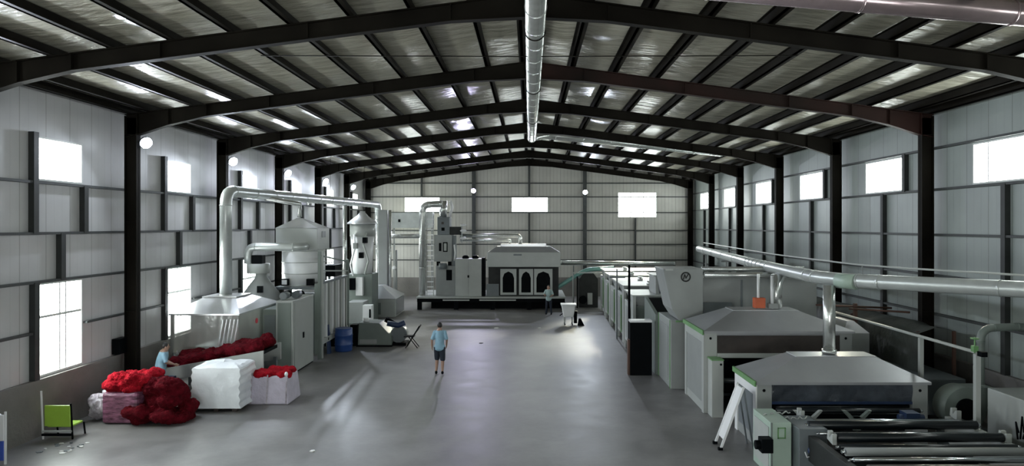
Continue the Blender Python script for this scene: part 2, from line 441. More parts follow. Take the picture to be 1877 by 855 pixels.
for h in HL:
    if h[2] > 5: window('L', h, [])
    else: window('L', h, [h[0]+.9, h[0]+1.12], 2.86)
for h in HR: window('R', h, [h[1]-.6])
for h in HB: window('B', h, [h[0]+(h[1]-h[0])/3, h[0]+2*(h[1]-h[0])/3])
for h in HF[:2]: window('F', h, [0.5*(h[0]+h[1])])
# unseen doorway behind the camera, added to light the foreground floor
l = bpy.data.lights.new('daylight_portal', 'AREA'); l.shape = 'RECTANGLE'; l.size = 6; l.size_y = 2.6; l.cycles.is_portal = True
lo = bpy.data.objects.new('daylight_portal', l); sc.collection.objects.link(lo); lo.location = (0, Y0-.15, 1.3); lo.rotation_euler = (PI/2, 0, 0)

# ------------------------------------------------------------------ steel frames
def ibeam_poly(mb, top, bot, y, fw=.2, web=.02, ft=.022):
    """I section between the polylines top and bot (X,Z), standing at depth y"""
    n = len(top)
    for i in range(n-1):
        mb.hexa([(bot[i][0], y-web/2, bot[i][1]), (bot[i+1][0], y-web/2, bot[i+1][1]), (bot[i+1][0], y+web/2, bot[i+1][1]), (bot[i][0], y+web/2, bot[i][1]),
                 (top[i][0], y-web/2, top[i][1]), (top[i+1][0], y-web/2, top[i+1][1]), (top[i+1][0], y+web/2, top[i+1][1]), (top[i][0], y+web/2, top[i][1])])
        for ln, d in ((top, -ft), (bot, ft)):
            (xa, za), (xb, zb) = ln[i], ln[i+1]
            q = [(xa, za), (xb, zb), (xb, zb+d), (xa, za+d)]
            mb.prism(q, 'Y', y-fw/2, y+fw/2)
        # stiffener plate
        mb.box(top[i][0]-.01, top[i][0]+.01, y-fw/2, y+fw/2, bot[i][1], top[i][1])
FY = [14.4+6*k for k in range(-3, 6)]+[50.25]
for k, y in enumerate(FY):
    vis = k-3
    nm = 'at the far end wall' if k == 9 else ('%s one from the camera' % ORD[vis] if vis >= 0 else '%s one behind the camera' % ORD[-vis])
    t = thing('portal_frame', 'dark steel portal frame with sloping rafters, '+nm, 'steel frame', (0, y, 0), 'portal frames of the hall')
    for s in (-1, 1):
        m = MB()
        m.box(s*11.46, s*11.48, 0, 0, 0, 0) if False else None
        m.box(s*11.30, s*11.65, y-.01, y+.01, .02, 8.2)
        m.box(s*11.30, s*11.322, y-.11, y+.11, .02, 7.75)
        m.box(s*11.628, s*11.65, y-.11, y+.11, .02, 8.25)
        m.box(s*11.2, s*11.72, y-.16, y+.16, 0, .025)
        for z in (2.6, 5.2, 7.7): m.box(s*11.32, s*11.63, y-.1, y+.1, z, z+.015)
        m.build('column', 'steel', t)
        m = MB()
        xs = [.0, 1.6, 4.5, 7.5, 9.3, 10.4, 11.3, 11.65]; dp = [.50, .37, .36, .36, .36, .47, .64, .66]
        ibeam_poly(m, [(s*x, roof(x)-.001) for x in xs], [(s*x, roof(x)-d) for x, d in zip(xs, dp)], y)
        m.build('rafter', 'steel_red' if (s > 0 and k == 4) else 'steel', t)
    m = MB(); m.box(-.02, .02, y-.12, y+.12, 9.3, 9.82); m.build('ridge_plate', 'steel', t)
# purlins
for s in (-1, 1):
    for k, x in enumerate(PURX):
        m = MB(); z = roof(x)
        m.box(s*x-.035, s*x+.035, Y0, Y1-.01, z, z+.2)
        m.box(s*x-.035, s*x+.12, Y0, Y1-.01, z, z+.014)
        m.box(s*x-.10, s*x+.03, Y0, Y1-.01, z+.188, z+.2)
        side = 'left' if s < 0 else 'right'
        where = 'closest to the ridge' if k == 0 else ('along the eave' if k == len(PURX)-1 else '%s below the ridge one' % (ORD[k-1] if k > 1 else 'first'))
        tag(m.build('roof_purlin', 'steel'), 'dark steel roof purlin on the %s slope, %s' % (side, where), 'purlin', 'roof purlins')
tag(MB().tube([(-6.2, 16.3, 9.02), (0, 16.3, 9.0), (6.2, 16.3, 9.02)], .012, 6).build('tie_rod', 'steel'), 'thin straight rod stretched across the roof between the two nearest frames', 'rod')

# ------------------------------------------------------------------ flood lamps
def flood(loc, dirx, diry, lens, label, wall=False):
    x, y, z = loc
    t = thing('flood_lamp', label, 'lamp', loc, 'flood lamps')
    d = Vector((dirx, diry, -.5)).normalized(); u = Vector((-diry, dirx, 0)).normalized(); v = d.cross(u)
    R = Matrix((u, v, d)).transposed()
    def slab(a, b, wdt, hgt):
        P = []
        for zz in (a, b):
            for (p, q) in ((-1,-1),(1,-1),(1,1),(-1,1)):
                P.append(Vector(loc)+R @ Vector((p*wdt/2, q*hgt/2, zz)))
        return MB().hexa(P)
    L0 = Vector(loc)
    MB().tube([L0-d*.13, L0-d*.06, L0], [.09, .17, .19], 24).build('housing', 'black', t)
    MB().tube([L0+d*.002, L0+d*.02], .165, 24).build('lens', lens, t)
    m = MB(); c = Vector(loc)-d*.05
    m.bar(c+u*.18, c-Vector((dirx, diry, 0))*.20+u*.05, .02); m.bar(c-u*.18, c-Vector((dirx, diry, 0))*.20-u*.05, .02)
    m.build('bracket', 'steel', t)
    l = bpy.data.lights.new('flood_light', 'AREA'); l.shape = 'DISK'; l.size = .24; l.energy = LAMP_W; l.spread = 2.6
    l.color = (.80, .88, 1.0) if lens == 'lamp' else (.76, .74, 1.0)
    lo = bpy.data.objects.new('flood_light', l); sc.collection.objects.link(lo); lo.parent = t
    lo.location = d*.04; lo.rotation_euler = (-d).to_track_quat('Z', 'Y').to_euler()
for k in range(6):
    flood((-11.08, 14.4+6*k, 7.48), .8, -.6, 'lamp', 'lit white flood lamp on the left row of columns, %s from the camera' % ORD[k])
flood((-3.96, 50.1, 7.54), 0, -1, 'lampv', 'lit violet tinted flood lamp on the left post of the end wall')
flood((3.98, 50.1, 7.44), 0, -1, 'lamp', 'lit white flood lamp on the right post of the end wall')

# ------------------------------------------------------------------ ducts under the roof and along the rows
def duct(t, path, r, m='duct', rb=.35, seams=1.2, n=18, name='duct_run'):
    P = bent(path, rb); MB().tube(P, r, n).build(name, m, t)
    # raised joints
    for a, b in zip(P, P[1:]):
        d = b-a; ln = d.length
        if ln < .5: continue
        k = max(1, int(ln/seams))
        for i in range(k+1):
            c = a+d*(i/k); MB().tube([c-d.normalized()*.02, c+d.normalized()*.02], r*1.06, n).build('joint_band', m, t)
t = thing('ridge_duct', 'long silver round duct hanging along the ridge with a branch to the right', 'duct', (0, 9, 9.14))
duct(t, [(.12, 2, 9.12), (.12, 33.0, 9.12), (.12, 34.6, 9.42), (.9, 35.2, 9.60), (9.6, 35.2, 8.72)], .2, 'duct', .5)
for y in (8.4, 14.4, 20.4, 26.4, 32.4):
    m = MB(); m.ring((.12, y+.15, 9.12), (0, 1, 0), .215, .012); m.box(.11, .13, y+.145, y+.155, 9.3, 9.95); m.build('hanger', 'steel', t)
t = thing('branch_duct', 'reddish silver round duct crossing under the roof at the top right', 'duct', (6, 12, 8.9))
duct(t, [(3.0, 11.9, 9.12), (8.4, 12.0, 8.70), (11.6, 12.1, 8.42)], .21, 'duct_red', .2, 2.2)
m = MB(); [m.box(x-.01, x+.01, 11.95, 11.97, z, 9.85-.132*x+.1) for x, z in ((4.6, 9.1), (10, 8.7))]; m.build('hanger', 'steel', t)

t = thing('overhead_duct', 'long silver round duct running above the right hand row of machines', 'duct', (8, 20, 3.8))
duct(t, [(10.2, 13.0, 3.85), (9.7, 13.8, 3.84), (7.2, 17.1, 3.78), (7.55, 23.3, 3.80), (8.9, 37, 3.85)], .165, 'duct2', 1.3, 2.4, 20)
m = MB(); m.tube([(7.66, 16.5, 3.765), (7.42, 16.95, 3.765)], .18, 20); m.build('coupling', 'mint', t)
for x, y, zb in ((7.6, 23.1, 3.46), (8.1, 29, 2.41), (9.02, 36, 0)):
    m = MB(); m.bar((x, y, zb), (x, y, 3.65), .07); m.box(x-.22, x+.22, y-.04, y+.04, 3.58, 3.64); m.build('support_post', 'grey', t)
m = MB(); m.bar((9.93, 13.46, 0), (9.93, 13.46, 3.68), .07); m.build('support_post', 'grey', t)
t = thing('conduit', 'thin pale conduit running just above the overhead duct on the right', 'pipe', (8.6, 25, 4.0))
MB().tube(bent([(9.9, 13.2, 4.12), (8.1, 16.9, 4.12), (8.35, 24, 4.10), (9.4, 38, 4.15)], 1.5), .022, 8).build('tube', 'cream', t)
for x, y in ((8.12, 17.2), (8.35, 24), (8.9, 31.2)):
    m = MB(); m.bar((x, y, 4.1), (x+.02, y, 3.62), .02); m.bar((x, y, 3.62), (x-.6, y, 3.6), .03); m.build('bracket', 'grey', t)
t = thing('gas_pipe', 'thin pale pipe rail sloping past the nearest hood on the right', 'pipe', (9.3, 18, 0))
MB().tube([(9.3, 14.55, 2.45), (9.3, 21.8, 2.45)], .035, 10).build('tube', 'cream', t)
for y, wd in ((14.65, .1), (16.75, .09), (21.5, .08)):
    m = MB(); m.bar((9.3, y, 0), (9.3, y, 2.42), wd); m.box(9.2, 9.4, y-.1, y+.1, 0, .02); m.build('post', 'cream', t)
m = MB(); m.ring((9.22, 14.6, 2.75), (0, 0, 1), .07, .014); m.tube([(9.22, 14.6, 2.45), (9.22, 14.6, 2.78)], .015, 8); m.box(9.17, 9.27, 14.55, 14.65, 2.48, 2.6); m.build('valve', 'lime', t)
m = MB(); m.box(9.24, 9.36, 14.4, 14.55, 2.4, 2.5); m.build('end_cap', 'black', t)

t = thing('cross_duct', 'pale round duct crossing above the far machines to the right row', 'duct', (6, 44, 2.7))
duct(t, [(2.0, 44.6, 2.72), (9.2, 44.6, 2.62)], .15, 'duct', .2, 2.5)
for x in (2.8, 5.4, 8.8):
    m = MB(); m.bar((x, 44.6, 0), (x, 44.6, 2.55), .07); m.build('support_post', 'greyb', t)

# ------------------------------------------------------------------ roller winder in the right foreground
t = thing('roller_winder', 'low machine of black and chrome rollers in the right foreground', 'machine', (7.2, 12.8, 0))
m = MB(); m.box(4.86, 5.28, 14.2, 15.3, .0, 1.12); c = m.build('side_cabinet', 'mint', t, .012)
m = MB(); m.box(4.845, 4.86, 14.3, 15.2, .15, 1.0); m.build('access_panel', 'cream', c)
m = MB(); m.box(5.0, 5.02, 14.18, 14.2, .80, 1.02); m.box(5.14, 5.16, 14.18, 14.2, .80, 1.02); m.box(5.0, 5.16, 14.18, 14.2, 1.0, 1.02); m.box(5.0, 5.16, 14.18, 14.2, .80, .82); m.build('label_frame', 'lime', c)
m = MB(); m.box(4.86, 4.89, 14.17, 14.2, 0, 1.12); m.build('edge_trim', 'dgreen', c)
m = MB(); m.box(5.32, 5.88, 13.9, 14.9, .0, 1.08); c = m.build('drive_cabinet', 'greyb', t, .012)
for x, z in ((5.55, .66), (5.75, .74)):
    m = MB(); m.ell((x, 13.87, z), (.08, .05, .08)); m.build('knob', 'navy', c)
m = MB(); m.tube([(5.42, 13.86, .64), (5.45, 13.84, .54), (5.55, 13.86, .56)], .014, 6); m.build('cable', 'whitep', c)
m = MB(); m.tube([(5.66, 13.86, .82), (5.76, 13.84, .74), (5.84, 13.86, .7)], .014, 6); m.build('cable', 'whitep', c)
m = MB(); m.box(4.62, 4.85, 14.0, 14.25, .56, .84); m.tube([(4.62, 14.12, .7), (4.52, 14.12, .7)], .09); m.build('gear_motor', 'black', t, .01)
m = MB(); m.box(5.5, 5.64, 10.9, 15.2, .45, .95); [m.box(5.5, 5.64, y, y+.14, 0, .45) for y in (11, 12.6, 14.9)]; m.build('side_beam', 'dark', t, .008)
m = MB(); m.box(8.95, 9.12, 10.9, 15.2, .45, .98); [m.box(8.95, 9.12, y, y+.14, 0, .45) for y in (11, 12.6, 14.9)]; m.build('side_beam', 'cream', t, .008)
RL = [(15.55, 1.0, .06, 5.45, 8.6, 'blackroll'), (14.95, .96, .03, 5.6, 8.95, 'chrome'), (14.75, 1.0, .035, 5.7, 8.95, 'chrome'), (14.2, 1.07, .085, 5.62, 9.0, 'blackroll'),
      (13.85, 1.0, .03, 5.7, 8.95, 'chrome'), (13.4, 1.06, .085, 5.84, 8.98, 'blackroll'), (13.12, .98, .028, 5.8, 8.95, 'chrome'), (12.95, 1.02, .05, 5.7, 8.95, 'blackroll'),
      (12.62, 1.04, .075, 5.66, 8.98, 'grey'), (12.38, .96, .04, 5.66, 8.95, 'blackroll'), (12.17, 1.05, .04, 5.6, 8.95, 'chrome'), (11.72, 1.0, .11, 5.64, 8.95, 'brownroll'), (11.35, .95, .04, 5.64, 8.95, 'chrome')]
for (y, z, r, a, b, mm) in RL:
    m = MB(); m.tube([(a, y, z), (b, y, z)], r, 20); c = m.build('roller', mm, t)
    m = MB(); m.tube([(a-.07, y, z), (a, y, z)], r*.5, 10); m.tube([(b, y, z), (b+.07, y, z)], r*.5, 10); m.build('journal', 'chrome', c)
m = MB(); m.box(5.66, 8.93, 11.2, 14.9, .30, .36); m.build('drip_tray', 'black', t)
for y, z in ((13.3, .95), (14.85, .98)):
    for xa, xb in ((5.72, 5.80), (9.0, 9.1)):
        MB().prism([(y, z), (y+.25, z+.05), (y+.22, z+.22), (y+.16, z+.22), (y+.14, z+.1), (y+.05, z+.2), (y, z+.2)], 'X', xa, xb).build('bearing_fork', 'cream', t)
for x in (5.95, 7.0):
    m = MB(); m.prism([(x-.28, 1.12), (x-.2, 1.12), (x-.05, .98), (x+.12, .98), (x+.28, 1.12), (x+.34, 1.12), (x+.14, .9), (x-.08, .9)], 'Y', 15.1, 15.2); m.box(x-.06, x+.1, 15.1, 15.22, .7, .98); m.build('guide_bracket', 'dgreen' if x > 6 else 'cream', t)
m = MB(); m.box(8.05, 8.35, 15.05, 15.35, .82, 1.08); m.tube([(7.95, 15.2, .95), (8.5, 15.2, .95)], .07); m.build('motor', 'navy', t, .01)
m = MB(); m.tube([(4.9+.05*i, 14.75+.02*i, 1.12+.03*math.sin(i*1.9)) for i in range(14)], .015, 6); m.tube([(5.3+.05*i, 14.6, 1.1+.04*math.sin(i*2.3)) for i in range(10)], .013, 6); m.build('hose', 'cream', t)

# ------------------------------------------------------------------ hooded ovens
def hooded(x0, x1, ya, yb, ze, rect, zt, label, front, extra=None):
    t = thing('hooded_oven', label, 'machine', ((x0+x1)/2, (ya+yb)/2, 0), 'hooded machines of the right row')
    cw = .34
    for a, b in ((x0, x0+cw), (x1-cw, x1)):
        m = MB(); m.box(a, b, ya, yb, 0, ze); c = m.build('side_cheek', 'grey' if ze < 2 or a > x0 else 'cream', t, .012)  # low oven: darker grey puts the unlit front's shade into the colour
        m = MB(); m.ell((a+.16, ya-.005, ze-.2), (.035, .02, .035)); m.build('inspection_knob', 'black', c)
        if a == x0:
            m = MB(); m.box(a-.012, a, ya+.25, yb-.25, .25, ze-.35); m.build('side_door', 'greyb' if ze < 2 else 'grey', c)
            m = MB()
            m.box(a-.03, a, ya+.0, ya+.2, .0, ze-.05); m.box(a-.03, a, yb-.2, yb, 0, ze-.05); m.box(a-.03, a, ya+.2, yb-.2, ze-.32, ze-.12); m.build('door_frame', 'whitep' if ze < 2 else 'cream', c)
            m = MB(); m.box(a-.075, a-.03, ya-.06, yb+.06, ze-.10, ze+.02); m.build('edge_trim', 'lime', c)
    m = MB(); m.box(x0+cw, x1-cw, ya+.35, yb, .3, ze-.02); m.build('chamber', 'black', t)
    m = MB(); m.frus((x0-.05, x1+.05, ya-.06, yb+.06), ze, rect, zt); m.frus((x0-.05, x1+.05, ya-.06, yb+.06), ze-.06, (x0-.05, x1+.05, ya-.06, yb+.06), ze); c = m.build('hood', 'hood', t)
    m = MB(); a, b, p, q = rect; m.box(a, b, p, q, zt, zt+.02); m.build('hood_cap', 'hoodw', c)
    front(t, x0+cw, x1-cw, ya, ze)
    return t
def front1(t, a, b, y, ze):
    m = MB(); n = 24; vs = []
    for i in range(n+1):
        x = a+(b-a)*i/n
        for j in range(6):
            z = ze-.07-.40*j/5; vs.append((x, y+.04+.02*math.sin(i*1.7+j)+.025*noise.noise(Vector((x*2, z*3, 0))), z))
    fs = [(i*6+j, i*6+j+1, (i+1)*6+j+1, (i+1)*6+j) for i in range(n) for j in range(5)]
    m._add(vs, fs, True); m.build('plastic_curtain', 'film_blue', t)
    m = MB(); m.box(a, b, y+.02, y+.07, ze-.52, ze-.46); m.build('curtain_bar', 'navy', t)
    m = MB(); m.tube([(a, y+.2, ze-.62), (b, y+.2, ze-.62)], .06); m.build('feed_roller', 'blackroll', t)
    m = MB(); m.box(a, b, y-.05, y+.1, ze-.72, ze-.69); m.build('guide_rail', 'chrome', t)
t = hooded(5.2, 9.1, 16.1, 17.74, 1.52, (6.3, 8.2, 16.65, 17.3), 1.98, 'nearest pyramid hooded oven of the right row with dark plastic curtain', front1)
P = t
s_ = thing('exhaust_stack', 'silver vertical stack pipe rising from the nearest right hood', 'duct', (7.23, 17.0, 2.02))
MB().tube([(7.23, 17.0, 2.02), (7.23, 17.0, 3.66)], .14, 20).build('pipe', 'duct', s_); MB().tube([(7.23, 17.0, 2.02), (7.23, 17.0, 2.1)], .17, 20).build('collar', 'duct', s_)
def front2(t, a, b, y, ze):
    m = MB(); m.box(a, b, y+.0, y+.03, ze-.6, ze-.12); m.build('observation_window', 'dark_sheet', t)  # plain dark brown sheet across the window strip
    m = MB(); m.box(a, b, y-.05, y+.03, ze-.72, ze-.6); m.build('cross_rail', 'cream', t)
    m = MB(); m.box(a-.02, b, y+.0, y+.03, ze-.13, ze-.05); m.build('hood_lip', 'hood', t)
    m = MB(); m.box(a-.26, a+.05, y-.45, y-.01, 0, ze-.72); c = m.build('control_cabinet', 'cream', t, .012)
    m = MB(); m.box(a-.27, a+.06, y-.46, y, ze-.72, ze-.69); m.build('cabinet_trim', 'lime', c)
    m = MB(); m.ell((a-.02, y-.46, ze-.82), (.03, .015, .03)); m.box(a+.12, a+.3, y-.04, y+.0, ze-.86, ze-.78); m.build('switch', 'black', c)
    m = MB(); m.box(a+.06, b, y-.3, y+.02, .55, .62); m.build('belt_bed', 'blackroll', t)
    m = MB(); m.tube([(a, y-.3, .95), (b, y-.3, .95)], .07); m.build('feed_roller', 'blackroll', t)
t = hooded(4.75, 8.75, 19.1, 21.4, 2.23, (5.75, 7.6, 19.9, 20.7), 2.68, 'second pyramid hooded oven of the right row with dark window strip', front2)
s_ = thing('exhaust_elbow', 'wide bluish duct elbow standing on the second right hood', 'duct', (7.1, 20.3, 2.73))
duct(s_, [(7.1, 20.3, 2.73), (7.1, 20.3, 3.42), (7.45, 20.9, 3.62)], .17, 'duct', .3, 1.0)
s_ = thing('vent_pipe', 'slim white pipe with an orange red block on the second right hood', 'pipe', at(1390, 566, 20.2))
x, y, z = at(1390, 566, 20.2)
MB().tube([(x, y, 2.72), (x, y, 3.7)], .04, 12).build('pipe', 'whitep', s_)
MB().box(x-.13, x+.17, y-.12, y+.12, 2.73, 3.02).build('valve_block', 'orange', s_, .01)
s_ = thing('vent_pipe', 'slim white pipe beside the orange red block, nearer the wide elbow', 'pipe', (x+.36, 20.1, 2.72))
MB().tube([(x+.36, 20.1, 2.72), (x+.36, 20.1, 3.66)], .045, 12).build('pipe', 'whitep', s_)
MB().box(x+.25, x+.5, 20.0, 20.2, 2.73, 2.86).build('foot_flange', 'grey', s_)

# ------------------------------------------------------------------ big feed hopper
t = thing('feed_hopper', 'large grey feed hopper with a round logo above its base', 'machine', (6.5, 22.5, 0), )
m = MB(); m.prism([(4.12, 3.75), (5.35, 3.75), (5.35, 2.3), (5.1, 2.16), (4.62, 2.16), (4.40, 2.5)], 'Y', 21.7, 23.2); c = m.build('hopper', 'grey', t, .015)
m = MB(); cx, cy, cz = at(1257, 508, 21.69); cy = 21.69
m.ring((cx, cy, cz), (0, 1, 0), .135, .022)
m.bar((cx-.07, cy, cz-.08), (cx-.03, cy, cz+.08), .03, .02, (0,1,0)); m.bar((cx-.03, cy, cz+.07), (cx+.01, cy, cz-.05), .03, .02, (0,1,0)); m.bar((cx+.0, cy, cz-.05), (cx+.08, cy, cz+.09), .03, .02, (0,1,0)); m.build('logo', 'dark', c)
m = MB(); m.box(5.36, 8.95, 21.95, 23.3, 2.16, 3.45); c = m.build('feed_chamber', 'grey', t, .015)
m = MB(); m.box(6.58, 6.64, 21.93, 21.95, 2.2, 3.4); m.box(7.7, 7.74, 21.93, 21.95, 2.2, 3.4); m.build('seam_strip', 'greyb', c)
m = MB(); m.prism([(21.9, 2.7), (21.55, 2.18), (21.9, 2.18)], 'X', 5.36, 6.3); m.build('baffle', 'greyb', c)
m = MB(); m.box(4.40, 5.35, 21.9, 24.0, 0, 2.14); c = m.build('base_cabinet', 'grey', t, .015)
m = MB(); m.box(5.36, 8.95, 21.95, 24.0, 0, 2.14); m.build('main_body', 'grey', t, .015)
m = MB(); m.box(4.385, 4.4, 22.0, 22.06, 0, 2.14); m.box(4.385, 4.4, 23.9, 23.96, 0, 2.14); m.box(4.55, 5.3, 21.885, 21.9, 2.08, 2.14); m.build('green_trim', 'lime', c)
m = MB(); m.box(4.385, 4.4, 22.3, 23.7, .2, 1.9); m.build('side_door', 'grey', c)
m = MB(); m.box(4.9, 5.05, 21.8, 21.9, 2.0, 2.12); m.build('latch', 'whitep', c)
m = MB(); m.prism([(24.0, 0), (26.3, 0), (26.3, 2.45), (24.0, 2.05)], 'X', 4.3, 4.42); m.build('side_plate', 'dgreen', t, .01)
m = MB(); m.prism([(24.0, 1.9), (26.2, 2.3), (26.2, 2.4), (24.0, 2.0)], 'X', 4.42, 8.9); m.build('feed_belt', 'black', t)
m = MB(); m.box(4.42, 8.9, 26.1, 26.3, 0, 2.3); m.build('end_panel', 'dgreen', t)
m = MB(); m.tube([(5.4, 21.75, 3.56), (8.6, 21.75, 3.56)], .09, 16); m.build('top_tube', 'duct', t)
m = MB(); m.tube([(5.4, 22.1, 3.72), (8.6, 22.1, 3.72)], .08, 16); m.build('top_tube', 'duct', t)
m = MB(); m.tube([(4.75, 24.6, 2.65), (8.6, 24.6, 2.65)], .16, 16); m.tube([(4.7, 25.5, 2.75), (8.6, 25.5, 2.75)], .12, 16); m.build('press_roller', 'blackroll', t)
m = MB(); m.prism([(26.2, 2.2), (26.2, 2.95), (24.0, 2.4), (24, 2.05)], 'X', 8.8, 8.9); m.build('side_plate', 'dgreen', t)
m = MB(); m.box(4.2, 4.42, 21.65, 21.7, 3.7, 3.76); m.build('lip', 'cream', t)

tag(MB().box(3.42, 4.16, 23.9, 24.25, 0, 1.80).build('electric_cabinet', 'black', None, .01), 'tall black control cabinet at the aisle side of the right row', 'cabinet')
t = [o for o in sc.collection.objects if o.name == 'electric_cabinet'][0]
MB().box(3.42, 4.16, 23.88, 24.3, 1.80, 1.87).build('top_plate', 'whitep', t)
MB().box(3.36, 3.42, 23.95, 24.2, 0, 1.2).build('cable_duct', 'brown', t)
tag(MB().bar((3.46, 24.42, 0), (3.46, 24.42, 3.72), .075).build('steel_post', 'black', None), 'tall thin black post beside the black control cabinet', 'post')
tag(MB().bar((3.93, 31.6, 0), (3.93, 31.6, 3.15), .06).bar((3.6, 31.6, 2.75), (4.3, 31.6, 2.75), .05).build('pipe_stand', 'greyb', None), 'thin dark post with a short crossbar among the far right machines', 'post')

# ------------------------------------------------------------------ bale opener units of the far right row
def opener(ya, yb, zt, label, x0=4.0, x1=8.6, col='cream'):
    t = thing('bale_opener', label, 'machine', ((x0+x1)/2, (ya+yb)/2, 0), 'far machines of the right row')
    m = MB(); m.box(x0, x0+.12, ya, ya+.5, 0, zt); m.box(x0, x0+.12, ya+.5, yb, .35, zt-.35); m.box(x0, x0+.12, yb-.25, yb, 0, .35); m.build('side_panel', col, t, .01)
    m = MB(); m.box(x0+.12, x1, ya+.1, yb-.1, .2, zt-.4); m.build('housing', 'dgreen', t, .01)
    m = MB(); m.frus((x0+.2, x1, ya+.15, yb-.15), zt-.4, (x0+.05, x1, ya-.0, yb), zt); m.build('hopper', 'grey', t, .01)
    m = MB(); m.box(x0-.02, x1+.02, ya-.03, yb+.03, zt, zt+.05); m.build('cover', 'cream', t)
    m = MB(); m.box(x0-.02, x0, ya+.62, yb-.5, .5, zt-.55); m.build('access_door', 'grey', t)
    m = MB(); m.box(x0-.06, x0-.02, ya+.56, ya+.62, .4, zt-.4); m.build('green_trim', 'lime', t)
    m = MB(); m.tube([(x0+1.2, ya+.5, zt), (x0+1.2, ya+.5, zt+.22)], .13); m.build('inlet', 'duct', t)
    return t
for k, (a, b, z) in enumerate([(27.2, 29.6, 2.35), (30.3, 32.6, 2.45), (33.3, 35.8, 2.4), (36.5, 38.8, 2.45), (39.5, 42.0, 2.5)]):
    opener(a, b, z, 'pale green opener machine of the right row, ' + ['directly behind the big hopper', 'second behind the big hopper', 'third behind the big hopper', 'fourth behind the big hopper', 'farthest of the five'][k], 4.0+.06*k)
t = thing('fan_box', 'grey fan box standing on the opener machine behind the hopper', 'machine', (5.6, 27.9, 2.4))
x0, _, z0 = at(1196, 540, 28.2); MB().box(x0, x0+1.6, 27.5, 29, 2.4, 3.1).build('casing', 'grey', t, .02)
MB().tube([(x0+.35, 27.45, 2.72), (x0+.35, 27.5, 2.72)], .22, 20).build('fan_inlet', 'black', t); MB().box(x0-.1, x0+1.7, 27.4, 29.1, 3.1, 3.15).build('lid', 'cream', t)

# dark condenser and frame at the far end of the row
t = thing('condenser', 'dark machine with an arched mouth at the far end of the right row', 'machine', (3.7, 44, 0))
p = [(3.1, 0), (3.1, 1.75), (3.35, 2.1), (4.0, 2.1), (4.25, 1.75), (4.25, 0)]
MB().prism(p, 'Y', 43.6, 45.4).build('casing', 'dark', t)
MB().box(3.6, 3.9, 43.5, 43.6, .2, .9).build('front_plate', 'cream', t); MB().tube([(3.3, 43.3, .5), (3.3, 43.6, .5)], .25).build('fan', 'black', t)
t = thing('tube_gantry', 'pale thin square tube frame beside the sloping teal tube', 'frame', (3.4, 42.9, 0))
MB().bar((2.66, 42.9, 0), (2.66, 42.9, 2.2), .06).build('post', 'cream', t); MB().bar((5.3, 42.9, 0), (5.3, 42.9, 2.2), .06).build('post', 'cream', t); MB().bar((2.63, 42.9, 2.2), (5.33, 42.9, 2.2), .06).build('crossbar', 'cream', t)
t = thing('transfer_tube', 'teal sloping transfer tube between the platform machine and right row', 'duct', (2.4, 43.5, .8))
duct(t, [(.9, 43.5, 1.05), (1.5, 43.5, 1.1), (3.5, 43.5, 2.35), (5.2, 43.5, 2.45)], .13, 'teal', .4, 1.0)
MB().bar((1.4, 43.5, 0), (1.4, 43.5, 1.0), .07).build('support', 'black', t); MB().bar((2.95, 43.3, 0), (2.95, 43.3, 1.95), .07).build('support', 'black', t)
t = thing('trolley_machine', 'small white wheeled machine standing in the aisle near the far person', 'machine', (1.95, 36, 0))
MB().prism([(1.75, .42), (2.25, .42), (2.35, 1.0), (1.66, 1.0)], 'Y', 35.8, 36.5).build('body', 'whitep', t, .03); MB().box(1.62, 2.4, 35.75, 36.55, 1.0, 1.07).build('lid', 'whitep', t, .01)
MB().box(2.28, 2.44, 35.85, 36.2, .1, .72).build('motor', 'black', t, .02)
m = MB(); [m.bar((x, y, .05), (x, y, .45), .05) for x in (1.82, 2.2) for y in (35.9, 36.4)]; m.build('legs_frame', 'cream', t)
for x in (1.82, 2.2):
    for y in (35.9, 36.4): MB().tube([(x-.025, y, .05), (x+.025, y, .05)], .05).build('wheel', 'black', t)
MB().bar((1.7, 35.85, .6), (1.55, 35.8, .5), .04).build('handle', 'black', t)
tag(MB().prism([(2.46, .0), (2.8, .0), (2.62, .36), (2.52, .36)], 'Y', 35.7, 35.95).build('floor_wedge', 'black'), 'small black wedge lying beside the white wheeled machine', 'wedge')

# ------------------------------------------------------------------ side equipment by the right wall
t = thing('side_cabinet', 'low pale grey cabinet by the right wall behind the rollers', 'cabinet', (10.6, 14.6, 0))
MB().box(10.0, 11.2, 13.6, 15.4, 0, 1.55).build('body', 'cream', t, .02)
m = MB(); [m.box(10.06+.06*i, 10.09+.06*i, 13.585, 13.6, 1.1, 1.45) for i in range(6)]; m.build('vent_slots', 'whitep', t)
MB().box(10.5, 11.1, 13.58, 13.6, .3, 1.4).build('door', 'grey', t)
t = thing('side_cabinet', 'small pale green cabinet at the right end of the rollers', 'cabinet', (9.8, 12.9, 0))
MB().box(9.4, 10.3, 12.5, 13.3, 0, 1.15).build('body', 'cream', t, .02); MB().box(9.42, 9.6, 12.48, 12.5, .7, .95).build('label_plate', 'whitep', t)
m = MB()
for i in range(5): m.tube([(9.3+.1*i, 13.4, 1.15), (9.26+.12*i, 13.42, 1.35+.1*(i % 2)), (9.35+.05*i, 13.5, 1.0)], .016, 6)
m.build('cable_bundle', 'black', t)
t = thing('blower', 'round dark fan blower beside the nearest hood on the right', 'blower', (9.9, 16.1, 0))
m = MB(); m.tube([(9.85, 15.9, .95), (9.85, 16.4, .95)], .48, 28); m.box(9.85, 10.5, 15.92, 16.38, 1.0, 1.42); m.build('scroll', 'dgreen', t)
MB().tube([(9.85, 15.84, .95), (9.85, 15.9, .95)], .24, 24).build('inlet', 'black', t); MB().box(9.5, 10.3, 15.85, 16.45, 0, .5).build('base', 'greyb', t)
